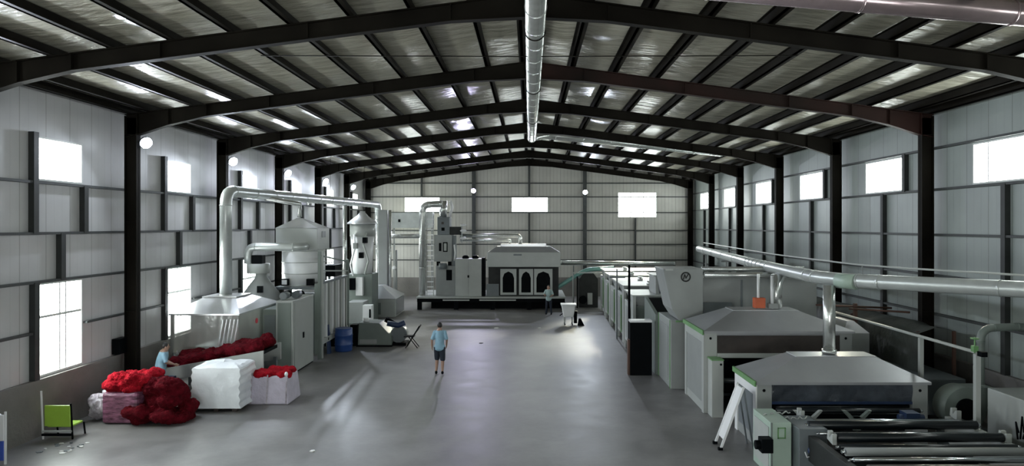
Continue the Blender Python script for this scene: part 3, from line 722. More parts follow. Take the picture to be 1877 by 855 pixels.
m = MB(); m.box(9.95, 10.35, 16.5, 17.0, .5, .9); m.tube([(10.1, 16.4, .9), (10.1, 17.1, .9)], .17); m.box(9.9, 10.3, 16.45, 17.1, 0, .5); m.build('motor', 'black', t)
t = thing('elbow_pipe', 'grey green bent pipe rising beside the right wall and turning outward', 'pipe', (9.98, 15.6, 1.42))
duct(t, [(9.98, 15.6, 1.56), (9.98, 15.6, 2.82), (11.1, 15.6, 2.86), (11.1, 15.6, 2.2)], .085, 'dgreen', .3, 1.0)
t = thing('side_duct', 'dull grey box duct along the foot of the right wall', 'duct', (10.4, 19, 0))
MB().box(9.95, 10.9, 17.6, 21.5, .35, 1.25).build('box_run', 'greyb', t, .02)
m = MB(); [m.bar((x, y, 0), (x, y, .36), .08) for x in (10.05, 10.8) for y in (17.8, 19.5, 21.3)]; m.build('legs_frame', 'black', t)
m = MB(); m.tube([(9.75, 21.5, 2.55), (10.9, 20.2, 2.6)], .03, 8); m.tube([(8.9, 21.9, 2.62), (11, 21.4, 2.58)], .03, 8)
tag(m.bar((9.98, 21.6, 0), (9.98, 21.6, 2.7), .1).build('pipe_rack', 'brown'), 'rust brown post carrying thin pipes behind the second right hood', 'post')
t = thing('filter_box', 'grey box behind the right end of the second hood', 'cabinet', (9.4, 20.5, 0))
MB().box(9.0, 9.75, 20.2, 21.2, 0, 2.0).build('body', 'grey', t, .02); MB().prism([(9.0, 2.0), (9.75, 2.0), (9.3, 2.35), (9.1, 2.35)], 'Y', 20.2, 21.2).build('sloped_lid', 'whitep', t)

# white folded step ladder leaning beside the nearest hood
t = thing('step_ladder', 'white step ladder leaning beside the nearest hood', 'ladder', (4.6, 16.2, 0))
for y in (15.98, 16.44): MB().bar((4.33, y, 0), (4.86, y, 1.42), .04, .05).build('rail', 'whitep', t)
MB().hexa([(4.41, 15.97, .22), (4.44, 15.97, .22), (4.44, 16.45, .22), (4.41, 16.45, .22), (4.84, 15.97, 1.38), (4.87, 15.97, 1.38), (4.87, 16.45, 1.38), (4.84, 16.45, 1.38)]).build('tread_panel', 'whitep', t)
for y in (15.98, 16.44): MB().bar((5.08, y, 0), (4.86, y, 1.40), .035).build('rear_leg', 'greyb', t)
for y in (15.98, 16.44): MB().box(4.28, 4.38, y-.04, y+.04, 0, .06).build('foot', 'black', t)

t = thing('dark_filler_rack', 'dark tarpaulin covered rack added to darken the right wall behind the hoods', 'rack', (10.7, 23, 0))  # rack added to darken the cluttered area by the right wall
for y in (18.6, 22.4, 26.6):
    for x in (10.25, 11.2): MB().bar((x, y, 0), (x, y, 2.3), .07).build('post', 'brown', t)
m = MB(); n = 40; vs = []
prof = [(10.15, .1), (10.12, 1.2), (10.2, 2.25), (10.7, 2.42), (11.25, 2.3)]
for i in range(n+1):
    y = 18.4+8.4*i/n
    for (x, z) in prof: vs.append((x+.06*math.sin(i*1.1+z*2), y, z+.08*noise.noise(Vector((y*.8, x, 1)))))
m._add(vs, [(i*5+j, (i+1)*5+j, (i+1)*5+j+1, i*5+j+1) for i in range(n) for j in range(4)], True)
m.build('tarpaulin', mat('dark olive tarpaulin', (.035, .042, .038), .6, 0, .3, 3, .4, 6), t)

# ------------------------------------------------------------------ left row: hooded feed machine with clear curtains
t = thing('curtained_feeder', 'machine with a bright pyramid hood and clear plastic curtains by the left windows', 'machine', (-10.4, 24.3, 0))
X0, X1, YA, YB, ZE = -11.45, -9.27, 22.5, 26.1, 2.27
m = MB(); m.frus((X0-.04, X1+.04, YA-.04, YB+.04), ZE-.05, (X0-.04, X1+.04, YA-.04, YB+.04), ZE); m.frus((X0-.04, X1+.04, YA-.04, YB+.04), ZE, (-10.95, -9.85, 23.7, 24.9), 2.66); c = m.build('hood', 'hoodw', t)
MB().box(-10.98, -9.82, 23.67, 24.93, 2.66, 2.70).build('hood_cap', 'hoodw', c)
for x, y in ((X0+.05, YA+.05), (X1-.05, YA+.05), (X0+.05, YB-.05), (X1-.05, YB-.05)):
    MB().bar((x, y, 0), (x, y, ZE-.04), .09).build('corner_post', 'grey', t)
def sheet(a, b, z0, z1, n=26, jag=0, wav=.04):
    a = Vector((a[0], a[1], 0)); b = Vector((b[0], b[1], 0)); nrm = (b-a).normalized().cross(Vector((0, 0, 1))); m = MB(); vs = []
    for i in range(n+1):
        for j in range(7):
            zb = z0+(jag*abs(math.sin(i*1.3)) if jag else 0)
            z = zb+(z1-zb)*j/6; p = a.lerp(b, i/n)+nrm*wav*(noise.noise(Vector((i*.5, j*.25, a.x)))+.3*math.sin(i*1.1))*(1-j/8)
            vs.append((p.x, p.y, z))
    return m._add(vs, [(i*7+j, (i+1)*7+j, (i+1)*7+j+1, i*7+j+1) for i in range(n) for j in range(6)], True)
sheet((X0, YA), (X1, YA), .95, ZE-.05, jag=.12).build('front_curtain', 'curtain', t)
sheet((X1, YA), (X1, YB-.9), .95, ZE-.05).build('side_curtain', 'curtain', t)
m = MB(); m.box(X1-.07, X1, YB-.9, YB, .0, ZE-.05); m.build('side_panel', 'grey', t)
m = MB(); m.box(-11.3, -9.4, 23.9, 25.9, 0, 1.0); m.build('feed_box', 'greyb', t, .01)
m = MB(); m.box(-10.05, -9.7, 24.4, 24.9, 1.0, 1.55); m.tube([(-9.88, 24.6, 1.55), (-9.88, 24.6, 1.85)], .06); m.build('sensor_box', 'black', t)
m = MB(); m.tube([(X1+.03, 23.9, 1.86), (X1+.05, 23.9, 1.86)], .09, 20); m.build('round_mark', 'redmark', t)  # flat red disc beside the side curtain
# slanted bright strips added as the curtain's white reflections
for k in range(5):
    x = -9.95+.12*k; m = MB(); m.hexa([(x, YA-.08, 1.0), (x+.05, YA-.08, 1.0), (x+.05, YA-.07, 1.0), (x, YA-.07, 1.0), (x+.2, YA-.08, 2.1), (x+.23, YA-.08, 2.1), (x+.23, YA-.07, 2.1), (x+.2, YA-.07, 2.1)]); m.build('reflection_strip', 'hoodw', t)
for k in range(5):
    x = -11.25+.32*k; m = MB(); m.prism([(x, .98), (x+.13, .98), (x+.05, 1.12)], 'Y', YA-.08, YA-.07); m.build('curtain_clip', 'white', t)
# inclined infeed belt along the front
m = MB(); m.prism([(-11.0, .55), (-8.05, 1.18), (-8.05, 1.28), (-11.0, .72)], 'Y', 21.15, 22.55); t2 = thing('infeed_belt', 'sloping feed table under the red fibre in front of the clear curtains', 'conveyor', (-9.5, 21.8, 0)); m.build('belt', 'black', t2)
m = MB(); m.prism([(-11.05, .45), (-7.95, .80), (-7.95, 1.34), (-11.05, .78)], 'Y', 21.08, 21.14); m.build('side_plate', 'cream', t2)
m = MB(); m.prism([(-11.05, .45), (-7.95, .80), (-7.95, 1.34), (-11.05, .78)], 'Y', 22.56, 22.62); m.build('side_plate', 'cream', t2)
for x, y in ((-10.8, 21.15), (-8.1, 21.15), (-10.8, 22.5), (-8.1, 22.5)): MB().bar((x, y, 0), (x, y, .6 if x < -9 else .9), .1).build('leg', 'greyb', t2)
MB().box(-10.95, -10.55, 20.95, 21.08, .1, .6).build('drive_guard', 'navy', t2)
def heap(name, blobs, m, vox, disp, seed=1, label=None, cat=None, kind=None, parent=None, group=None):
    mb = MB()
    for (x, y, z, rx, ry, rz) in blobs: mb.ell((x, y, z), (rx, ry, rz), None, 16, 10)
    o = mb.build(name, m, parent, remesh=vox, disp=disp)
    if label: tag(o, label, cat, group, kind)
    return o
random.seed(3)
bl = []
for i in range(70):
    u = random.random(); x = -10.85+2.75*u; z = .80+.55*u
    bl.append((x, 21.35+random.random()*.95, z+.03+random.random()*.16, .16+.16*random.random(), .22, .10+random.random()*.10))
heap('red_fibre', bl, 'dred', .035, [(.2, .14), (.06, .07), (.025, .03)], label='dark red loose fibre spread on the sloping feed table', cat='fibre', kind='stuff')

# main duct of the left row
t = thing('row_duct', 'long silver duct rising from the curtained hood and running along the left row', 'duct', (-10.4, 24.3, 2.7))
duct(t, [(-10.45, 24.3, 2.70), (-10.45, 24.3, 6.28), (-9.2, 43, 6.35), (-9.2, 43, 5.4)], .2, 'duct2', .5, 1.6, 20)
duct(t, [(-9.2, 43, 5.5), (-9.2, 43, 0.02)], .17, 'duct', .1, 1.4, 16)
duct(t, [(-9.62, 36.8, 6.2), (-9.62, 36.8, 1.6)], .11, 'duct', .1, 1.6, 14)
duct(t, [(-9.95, 31.9, 6.2), (-9.95, 31.9, 6.0)], .11, 'duct', .1, 1.6, 14)
MB().tube([(-10.25, 27.4, 6.15), (-9.3, 28.6, 5.95), (-9.3, 28.6, 5.42)], .10, 14).build('branch', 'duct', t)
for x, y in ((-10.2, 28.2), (-9.75, 34.6), (-9.4, 40.2)): MB().tube([(x, y, 6.5), (x, y, 8.7)], .008, 6).build('hanger', 'steel', t)

# cone hopper with its pipe
t = thing('cone_hopper', 'grey cone shaped hopper behind the curtained hood', 'hopper', (-10.3, 27.2, 0))
m = MB(); m.tube([(-10.33, 27.2, 2.0), (-10.33, 27.2, 2.3), (-10.33, 27.2, 3.1), (-10.33, 27.2, 3.25)], [.82, .80, .22, .20], 24); c = m.build('cone', 'grey', t)
MB().box(-10.25, -10.05, 26.55, 26.66, 2.55, 2.8).build('inspection_glass', 'black', c)
m = MB(); m.box(-11.15, -10.12, 26.5, 27.9, 0, 2.0); m.build('base', 'dgreen', t, .02)
m = MB(); m.tube([(-10.45, 27.2, 3.25), (-10.45, 27.2, 3.62)], .42, 24); m.build('drum', 'cream', t)
m = MB(); m.box(-10.6, -10.2, 26.9, 27.3, 3.62, 3.95); m.build('motor', 'black', t, .02)
t = thing('silo_feed_pipe', 'bent pale pipe between the cone hopper and the square silo', 'pipe', (-9.8, 27.0, 3.6))
duct(t, [(-10.75, 27.0, 3.62), (-10.75, 27.0, 4.26), (-8.75, 27.0, 4.26), (-8.75, 27.6, 4.26)], .155, 'duct2', .28, .8)

# square silo with the pyramid roof
t = thing('square_silo', 'tall pale silo with a pyramid roof over a banded round body', 'silo', (-9.15, 28.7, 0))
m = MB(); m.frus((-10.02, -8.33, 27.78, 29.5), 4.98, (-9.4, -9.2, 28.5, 28.7), 5.38); m.build('pyramid_roof', 'hoodw', t)
m = MB(); m.box(-10.0, -8.35, 27.8, 29.48, 4.12, 4.98); c = m.build('upper_box', 'cream', t, .02)
m = MB(); m.box(-8.35, -8.335, 28.4, 28.9, 4.6, 4.85); m.build('side_plate', 'greyb', c)
m = MB(); m.tube([(-9.15, 28.64, 2.66), (-9.15, 28.64, 4.12)], .84, 36); c = m.build('round_body', 'whitep', t)
for z in (2.7, 3.15, 3.6, 4.05): MB().tube([(-9.15, 28.64, z), (-9.15, 28.64, z+.03)], .855, 36).build('band', 'cream', c)
for x in (-9.62, -8.62):
    m = MB(); m.box(x-.14, x+.14, 27.72, 27.9, 2.72, 2.98); c2 = m.build('inspection_box', 'black', t)
m = MB(); m.box(-9.72, -9.52, 27.7, 27.72, 2.76, 2.94); m.build('glass', 'whitep', c2)
for x, y in ((-9.95, 27.85), (-8.4, 27.85), (-9.95, 29.4), (-8.4, 29.4)): MB().bar((x, y, 0), (x, y, 2.66), .12).build('leg', 'dgreen', t)
MB().box(-10.05, -8.3, 27.75, 29.5, 2.56, 2.66).build('platform', 'greyb', t)
for x in (-9.45, -8.95): MB().tube([(x, 27.3, 2.4), (x, 27.7, 2.4)], .14).build('motor', 'black', t)
MB().box(-9.8, -8.5, 27.9, 29.3, .0, 2.3).build('lower_body', 'greyb', t, .02)

# tall cabinet
t = thing('control_cabinet', 'tall grey control cabinet beside the curtained hood on the left', 'cabinet', (-8.3, 25.2, 0))
MB().box(-8.62, -8.04, 24.0, 26.3, 0.04, 2.52).build('body', 'cream', t, .02)
MB().box(-8.56, -8.10, 23.985, 24.0, .15, 2.45).build('front_door', 'dgreen', t)
c = MB().box(-8.04, -8.025, 24.15, 26.15, .15, 2.42).build('side_door', 'cream', t)
MB().box(-8.025, -8.0, 25.0, 25.12, 1.1, 1.3).build('handle', 'black', c)
MB().box(-8.6, -8.06, 24.03, 26.27, 0, .05).build('plinth', 'black', t)
for x, y in ((-8.45, 24.4), (-8.2, 24.9)): MB().tube([(x, y-.2, 2.66), (x, y+.2, 2.66)], .13).build('top_fan', 'greyb', t)
t = thing('side_unit', 'dull green cabinet between the curtained hood and the tall grey cabinet', 'cabinet', (-8.95, 25, 0))
MB().box(-9.18, -8.68, 24.3, 26.2, 0, 2.2).build('body', 'dgreen', t, .02)
MB().box(-9.12, -8.74, 24.28, 24.3, .2, 2.0).build('door', 'greyb', t)

# slatted unit
t = thing('slatted_press', 'tall machine side with upright pale slats left of the blue drum', 'machine', (-8.1, 28.9, 0))
for y in (26.75, 27.0, 30.9): MB().bar((-7.95, y, 0), (-7.95, y, 4.1 if y < 28 else 3.6), .11).build('post', 'cream' if y == 27.0 else 'dgreen', t)
MB().box(-8.25, -8.05, 27.1, 30.8, .7, 2.85).build('backing', 'dgreen', t)
for k in range(9):
    y = 27.25+.43*k; MB().box(-8.04, -7.93, y-.06, y+.06, .66, 2.85).build('slat', 'whitep' if k % 2 else 'cream', t)
MB().box(-8.06, -7.91, 27.1, 30.8, .52, .72).build('bottom_rail', 'cream', t); MB().box(-8.06, -7.91, 27.1, 30.8, 2.83, 2.92).build('top_rail', 'greyb', t)
m = MB(); m.bar((-7.95, 26.75, 3.95), (-7.95, 30.9, 3.5), .06); m.build('upper_rail', 'dgreen', t)
m = MB(); m.bar((-7.95, 27.0, 3.35), (-7.95, 30.9, 3.1), .05); m.build('upper_rail', 'cream', t)
for y in (27.8, 29.4): MB().box(-7.92, -7.90, y-.05, y+.05, .57, .67).build('bolt', 'black', t)
MB().box(-8.9, -8.1, 29.6, 31.0, 0, 1.6).build('hopper_base', 'black', t); MB().box(-8.8, -8.2, 29.8, 30.9, 2.92, 3.4).build('top_box', 'black', t)
MB().bar((-8.5, 30, 1.6), (-8.5, 30, 2.95), .1).build('post', 'dgreen', t)

# second silo and far left machines
t = thing('round_silo', 'narrow pale silo with a small cone roof behind the slatted machine', 'silo', (-8.95, 38, 0))
m = MB(); m.tube([(-8.98, 38, 5.15), (-8.98, 38, 5.22), (-8.98, 38, 5.6), (-8.98, 38, 5.85)], [.80, .80, .3, .1], 28); m.build('cone_roof', 'hoodw', t)
m = MB(); m.tube([(-8.98, 38, 4.5), (-8.98, 38, 5.15)], .66, 28); m.build('upper_body', 'cream', t)
m = MB(); m.tube([(-8.98, 38, 2.5), (-8.98, 38, 4.5)], [.5, .62], 28); m.build('lower_body', 'whitep', t)
for z, x in ((4.3, -8.7), (3.5, -8.9), (4.0, -9.2)): MB().box(x-.1, x+.12, 37.2, 37.5, z-.15, z+.15).build('junction_box', 'black' if x > -9 else 'grey', t)
m = MB(); m.tube([(-9.25, 37.3, 4.6), (-9.2, 37.25, 3.9), (-9.45, 37.3, 3.0), (-9.3, 37.3, 2.4)], .05, 8); m.build('cable', 'whitep', t)
m = MB(); m.tube([(-8.6, 37.3, 4.7), (-8.75, 37.25, 4.1), (-8.5, 37.3, 3.2), (-8.7, 37.3, 2.5)], .05, 8); m.build('cable', 'cream', t)
MB().box(-9.7, -8.3, 37.3, 38.8, 0, 2.5).build('base', 'dgreen', t, .02)
MB().box(-9.55, -9.15, 36.9, 37.3, 1.7, 2.3).build('switch_box', 'black', t); MB().box(-9.1, -8.75, 37.0, 37.3, 1.4, 2.35).build('panel', 'whitep', t)
t = thing('upright_panel', 'tall dull panel standing between the two far left silo pipes', 'panel', (-8.6, 41, 0))
MB().box(-9.0, -8.45, 42.0, 42.7, 0, 6.0).build('panel', 'grey', t, .02); MB().tube([(-8.33, 42.2, .0), (-8.33, 42.2, 6.0)], .09).build('side_pipe', 'duct', t)
MB().tube([(-7.95, 42.2, .0), (-7.95, 42.2, 3.6)], .06).build('side_pipe', 'grey', t); MB().ell((-8.05, 42.1, 2.55), .13).build('lamp_globe', 'whitep', t)
t = thing('low_hood_machine', 'low machine under a wide grey pyramid hood at the far left', 'machine', (-8.7, 41, 0))
m = MB(); m.frus((-9.9, -7.35, 38.95, 41.8), 1.02, (-8.9, -8.2, 39.3, 40.1), 1.72); m.build('hood', 'hoodw', t)
m = MB(); m.box(-9.85, -7.4, 39.0, 41.75, .0, 1.0); m.build('skirt', 'cream', t, .02)
MB().box(-7.4, -7.38, 39.2, 41.6, .1, .95).build('side_sheet', 'hoodw', t)
MB().box(-9.6, -8.2, 38.98, 39.0, .15, .8).build('front_opening', 'dgreen', t)
t = thing('carton_machine', 'pale grey box unit behind the small green machine on the left', 'machine', (-8.2, 33, 0))
MB().box(-8.5, -7.75, 32.9, 34, 0, 1.5).build('housing', 'grey', t, .02); MB().box(-7.72, -7.3, 32.7, 33.1, .55, 1.38).build('panel_box', 'whitep', t, .01)
MB().box(-8.9, -7.3, 32.7, 34.2, 0, .55).build('base', 'dgreen', t, .02); MB().box(-7.42, -7.34, 32.68, 32.7, .8, 1.2).build('display', 'black', t)
# small green machine, drum
t = thing('fibre_fan', 'small grey green machine with a sloping side beside the blue drum', 'machine', (-6.5, 30, 0))
c = MB().prism([(-7.2, .05), (-5.78, .05), (-5.78, .42), (-6.3, .98), (-7.15, 1.0)], 'Y', 29.6, 30.7).build('casing', 'dgreen', t, .02)
MB().box(-7.12, -6.4, 29.58, 29.6, .12, .3).build('name_strip', 'grey', c)
MB().tube([(-6.9, 29.9, 1.0), (-6.9, 29.9, 1.16)], .12).build('inlet', 'whitep', t)
MB().box(-7.25, -5.75, 29.55, 30.75, 0, .06).build('skid', 'black', t)
MB().tube([(-5.55, 29.9, .45), (-5.55, 30.5, .45)], .34, 24).build('fan_wheel', 'greyb', t)
MB().tube([(-6.0, 29.8, .95), (-5.55, 29.9, .85), (-5.3, 30, .95)], .12, 14).build('outlet_hose', 'navy', t)
MB().tube([(-6.1, 30, 1.1), (-5.85, 30, .95), (-5.5, 30.2, .7)], .12, 14).build('outlet_hose', 'black', t)
MB().box(-5.9, -5.2, 29.8, 30.6, 0, .12).build('motor_base', 'black', t)
MB().box(-7.55, -7.25, 29.7, 30.2, 0, .9).build('rear_motor', 'black', t, .03)
t = thing('plastic_drum', 'blue plastic drum standing beside the small green machine', 'drum', (-7.5, 28.6, 0))
MB().tube([(-7.52, 28.6, 0), (-7.52, 28.6, .05), (-7.52, 28.6, .25), (-7.52, 28.6, .28), (-7.52, 28.6, .31), (-7.52, 28.6, .62), (-7.52, 28.6, .65), (-7.52, 28.6, .68), (-7.52, 28.6, .86), (-7.52, 28.6, .92)], [.32, .345, .35, .37, .35, .35, .37, .35, .345, .31], 28).build('body', 'blue', t)
MB().ring((-7.52, 28.6, .90), (0, 0, 1), .315, .03).build('rim', 'blue', t)
tag(MB().prism([(-8.0, 0), (-7.88, 0), (-7.95, 1.15), (-8.0, 1.15)], 'Y', 27.9, 28.1).build('tool_handle', 'navy'), 'dark upright stand leaning left of the blue drum', 'stand')

# folding chair
t = thing('folding_chair', 'black folding chair standing alone near the blue shirted walker', 'chair', (-4.85, 29.4, 0))
for y in (29.2, 29.6):
    MB().bar((-5.12, y, 0), (-4.55, y, .92), .035).build('front_leg', 'black', t)
    MB().bar((-4.62, y, 0), (-5.0, y, .48), .035).build('rear_leg', 'black', t)
MB().box(-5.2, -4.78, 29.2, 29.6, .45, .49).build('seat', 'black', t, .01)
MB().hexa([(-4.70, 29.2, .66), (-4.67, 29.2, .66), (-4.67, 29.6, .66), (-4.70, 29.6, .66), (-4.55, 29.2, .92), (-4.51, 29.2, .92), (-4.51, 29.6, .92), (-4.55, 29.6, .92)]).build('backrest', 'black', t)
MB().bar((-5.0, 29.2, .2), (-5.0, 29.6, .2), .025).build('crossbar', 'black', t)

# ------------------------------------------------------------------ platform machine at the end of the hall
t = thing('platform', 'long black raised steel platform at the far end of the hall', 'platform', (-2.7, 44, 0))
PZ = .76
MB().box(-6.8, 2.2, 42.4, 47.2, PZ-.08, PZ).build('deck', 'cream', t)
MB().box(-6.75, 2.15, 42.45, 42.6, PZ-.3, PZ-.08).build('front_beam', 'black', t)
MB().box(-6.75, 2.15, 46.8, 47.0, PZ-.3, PZ-.08).build('rear_beam', 'black', t)
for x in (-6.6, -4.4, -2.2, 0, 2.05):
    for y in (42.52, 46.9): MB().box(x-.13, x+.13, y-.1, y+.1, 0, PZ-.3).build('leg', 'black', t)
MB().box(-6.0, 2.0, 43.2, 43.3, .0, .44).build('skirt', 'black', t)  # black sheet added for the dark shade under the deck
for a, b in ((-5.2, -3.6), (-3.0, -.8)): MB().box(a, b, 42.43, 42.45, PZ-.22, PZ-.14).build('edge_plate', 'cream', t)
Y = 43.2
t = thing('bend_duct', 'silver duct rising from the platform and bending over to the tower', 'duct', (-6.5, 43.3, PZ))
duct(t, [(-6.55, 43.3, PZ), (-6.55, 43.3, 6.35), (-5.35, 43.3, 6.4)], .21, 'duct', .45, 1.3)
t = thing('ladder', 'bright metal ladder fixed between the bend duct and the tower', 'ladder', (-6.1, 43.3, PZ))
for x in (-6.28, -5.88): MB().bar((x, 43.35, PZ), (x, 43.35, 5.7), .04).build('rail', 'cream', t)
for k in range(15): MB().bar((-6.28, 43.33, .98+.32*k), (-5.88, 43.33, .98+.32*k), .06).build('rung', 'whitep', t)
t = thing('filter_tower', 'tall stacked grey machine tower with dark hatches on the platform', 'machine', (-5.2, 44, PZ))
c = MB().box(-5.75, -4.55, 43.4, 44.8, PZ, 2.6).build('lower_body', 'grey', t, .02)
MB().box(-5.1, -4.75, 43.38, 43.4, 1.7, 2.35).build('hatch', 'black', c)
MB().tube([(-5.3, 43.3, 2.4), (-5.3, 43.3, 2.75)], .25).build('motor', 'greyb', t)
c = MB().box(-5.85, -4.75, 43.4, 44.6, 2.85, 4.5).build('middle_body', 'grey', t, .02)
MB().box(-5.55, -5.4, 43.37, 43.4, 3.5, 4.0).build('hatch', 'black', c); MB().box(-5.3, -5.02, 43.37, 43.4, 3.45, 4.05).build('hatch_frame', 'black', c); MB().box(-5.24, -5.08, 43.36, 43.37, 3.52, 3.98).build('hatch_glass', 'cream', c)
c = MB().box(-5.65, -4.9, 43.4, 44.5, 4.5, 5.6).build('upper_body', 'greyb', t, .02)
MB().box(-5.4, -5.2, 43.38, 43.4, 4.75, 4.95).build('hatch', 'black', c); MB().box(-5.4, -5.25, 43.38, 43.4, 5.15, 5.3).build('hatch', 'dark_sheet', c)
MB().tube([(-5.35, 43.9, 5.6), (-5.35, 43.9, 6.6)], .24, 20).build('top_spout', 'duct', t)
MB().box(-4.9, -4.2, 43.5, 44.3, 4.5, 5.0).build('side_hood', 'dark', t)
MB().tube(bent([(-4.95, 43.7, 5.6), (-4.75, 43.7, 6.2), (-4.9, 43.7, 6.6)], .2), .09).build('side_hose', 'whitep', t)
for z in (4.3, 4.75, 5.1): MB().ell((-4.05, 43.4, z), (.2, .1, .08)).build('insulator', 'whitep', t)
MB().bar((-4.15, 43.5, 4.0), (-4.15, 43.5, 5.2), .06).build('bracket', 'grey', t)
MB().box(-4.9, -4.53, 43.5, 44, 2.6, 4.45).build('riser', 'greyb', t)
MB().tube([(-4.6, 43.3, 3.9), (-4.55, 43.3, 3.4), (-4.6, 43.3, 2.9)], .05, 8).build('cable', 'whitep', t)
for x in (-5.6, -4.9): MB().bar((x, 43.5, 2.6), (x, 43.5, 2.85), .2).build('spacer', 'black', t)
t = thing('control_cabinet', 'wide grey cabinet in the middle of the platform', 'cabinet', (-3.7, 43.4, PZ))
MB().box(-4.5, -2.9, 42.9, 43.9, PZ, 3.05).build('body', 'cream', t, .02); MB().box(-3.75, -3.65, 42.87, 42.9, 1.9, 2.05).build('lock', 'black', t)
MB().box(-3.71, -3.69, 42.89, 42.9, PZ+.05, 3.0).build('door_gap', 'grey', t)
for x in (-3.9, -3.3): MB().ell((x, 43.3, 3.12), (.22, .2, .14)).build('cable_gland', 'black', t)
MB().box(-2.9, -2.7, 42.95, 43.9, PZ, 3.1).build('side_riser', 'black', t)
t = thing('carding_machine', 'machine with a wide bright box hood and white framed doors on the platform', 'machine', (0, 44, PZ))
m = MB(); m.box(-2.55, 1.9, 42.8, 45.6, 2.55, 3.45); c = m.build('hood', 'cream', t, .03)
MB().box(-.95, -.45, 42.78, 42.8, 3.25, 3.34).build('name_plate', 'greyb', c)
m = MB(); m.frus((-2.5, 1.85, 42.85, 45.55), 3.45, (-2.0, 1.3, 43.3, 44.9), 3.78); m.build('hood_top', 'hood', t)
MB().box(-1.75, 1.05, 43.4, 44.8, 3.78, 3.93).build('hood_cap', 'hoodw', t)
MB().box(-2.5, 1.8, 43.2, 45.4, PZ, 2.55).build('body', 'dark', t)
def framed_door(a, b):
    m = MB(); z0, z1 = PZ+.08, 2.42; w_ = .14
    m.box(a, a+w_, 43.02, 43.1, z0, z1); m.box(b-w_, b, 43.02, 43.1, z0, z1); m.box(a+w_, b-w_, 43.02, 43.1, z0, z0+w_)
    m.prism([(a+w_, z1), (a+w_, z1-.55), (a+w_+.1, z1-.28), ((a+b)/2, z1-.15), (b-w_-.1, z1-.28), (b-w_, z1-.55), (b-w_, z1)], 'Y', 43.02, 43.1)
    c = m.build('arched_door', 'cream', t); MB().box(a+w_, b-w_, 43.06, 43.08, z0+w_, z1-.12).build('door_glass', 'black', c)
for a, b in ((-1.76, -.78), (-.62, .24), (.30, 1.42)): framed_door(a, b)
MB().box(-2.6, -1.85, 43.0, 43.2, PZ, 1.5).build('foot_panel', 'greyb', t)
MB().ell((-2.9, 42.95, 3.1), (.16, .1, .14)).build('gland', 'whitep', t) if False else None
t = thing('supply_pipe', 'bright thin duct running over the platform to the wide box hood', 'duct', (-2, 43.9, 4.3))
duct(t, [(-4.3, 44.0, 4.45), (-.55, 44.0, 4.45), (-.55, 44.0, 3.93)], .12, 'duct', .3, 1.2)
duct(t, [(-4.3, 44.3, 4.15), (-1.2, 44.3, 4.15), (-1.2, 44.3, 3.93)], .08, 'duct', .1, 1.2)
t = thing('supply_pipe', 'long pale duct running left from the bend duct to the far silos', 'duct', (-7.8, 43.6, 4.3))
duct(t, [(-9.3, 43.4, 4.42), (-6.5, 43.4, 4.42)], .14, 'duct', .3, 1.2)
t = thing('wall_patch_box', 'bluish box under the left window of the end wall, standing in for wall patches', 'duct', (-7.7, 48.5, 0))  # raised box stands in for bluish patches on the end wall
MB().box(-9.4, -6.6, 48.2, 49.0, 4.9, 5.95).build('box_run', 'duct2', t, .02); MB().box(-8.95, -8.8, 48.18, 48.2, 5.3, 5.5).build('port', 'black', t)
for x in (-9.3, -6.7): MB().bar((x, 48.6, 0), (x, 48.6, 4.9), .1).build('post', 'grey', t)

# ------------------------------------------------------------------ bales, heaps and small things by the left wall
t = thing('fibre_bale', 'tall bale of red fibre half wrapped in clear film by the left wall', 'bale', (-10.3, 18.5, 0))
rnd = random.Random(5)
m = MB(); m.box(-10.92, -10.0, 18.0, 18.9, 0.02, .82); m.build('wrap', 'plum', t, .08, disp=None)
heap('red_fibre', [(-10.78+.85*rnd.random(), 18.15+.7*rnd.random(), .90+.25*rnd.random(), .20+.1*rnd.random(), .26, .16) for i in range(34)], 'red', .03, [(.25, .14), (.06, .07), (.025, .03)], parent=t)
random.seed(11)
bl = [(-10.25+1.25*random.random(), 17.95+.7*random.random(), .12+.25*random.random(), .26, .26, .17) for i in range(26)]
bl += [(-9.9+.75*random.random(), 18.2+.5*random.random(), .5+.45*random.random(), .27, .27, .2) for i in range(20)]
heap('fibre_heap', bl, 'dred', .03, [(.3, .18), (.07, .08), (.025, .035)], label='loose heap of dark red fibre on the floor beside the wrapped bale', cat='fibre', kind='stuff')
# crumpled bag
mb = MB(); rr = random.Random(9)
for i in range(14): mb.ell((-11.35+.42*rr.random(), 18.3+.5*rr.random(), .2+.45*rr.random(), ), (.2, .2, .2), None, 8, 6)
tag(mb.build('plastic_bag', 'bag', None, remesh=.04, disp=[(.15, .16), (.05, .06)]), 'crumpled clear plastic bag between the lime chair and red bale', 'bag')
# lime chair
t = thing('lime_chair', 'chair with a lime green panel by the left wall', 'chair', (-11.2, 17.0, 0))
MB().box(-11.50, -10.88, 16.72, 16.77, .32, .82).build('backrest', 'limeseat', t, .02)
MB().box(-11.48, -10.9, 16.8, 17.25, .28, .33).build('seat', 'limeseat', t, .02)
for x in (-11.56, -10.86): MB().bar((x, 16.78, 0.0), (x-.02, 16.74, 1.16 if x < -11 else .86), .03).build('rear_leg', 'whitep' if x < -11 else 'black', t)
for x in (-11.52, -10.86): MB().bar((x, 17.25, 0), (x, 17.2, .3), .03).build('front_leg', 'black', t)
MB().bar((-11.56, 16.74, .20), (-10.86, 16.74, .20), .04).build('crossbar', 'cream', t)
MB().bar((-11.56, 16.74, .12), (-10.86, 16.74, .12), .05).build('crossbar', 'black', t)
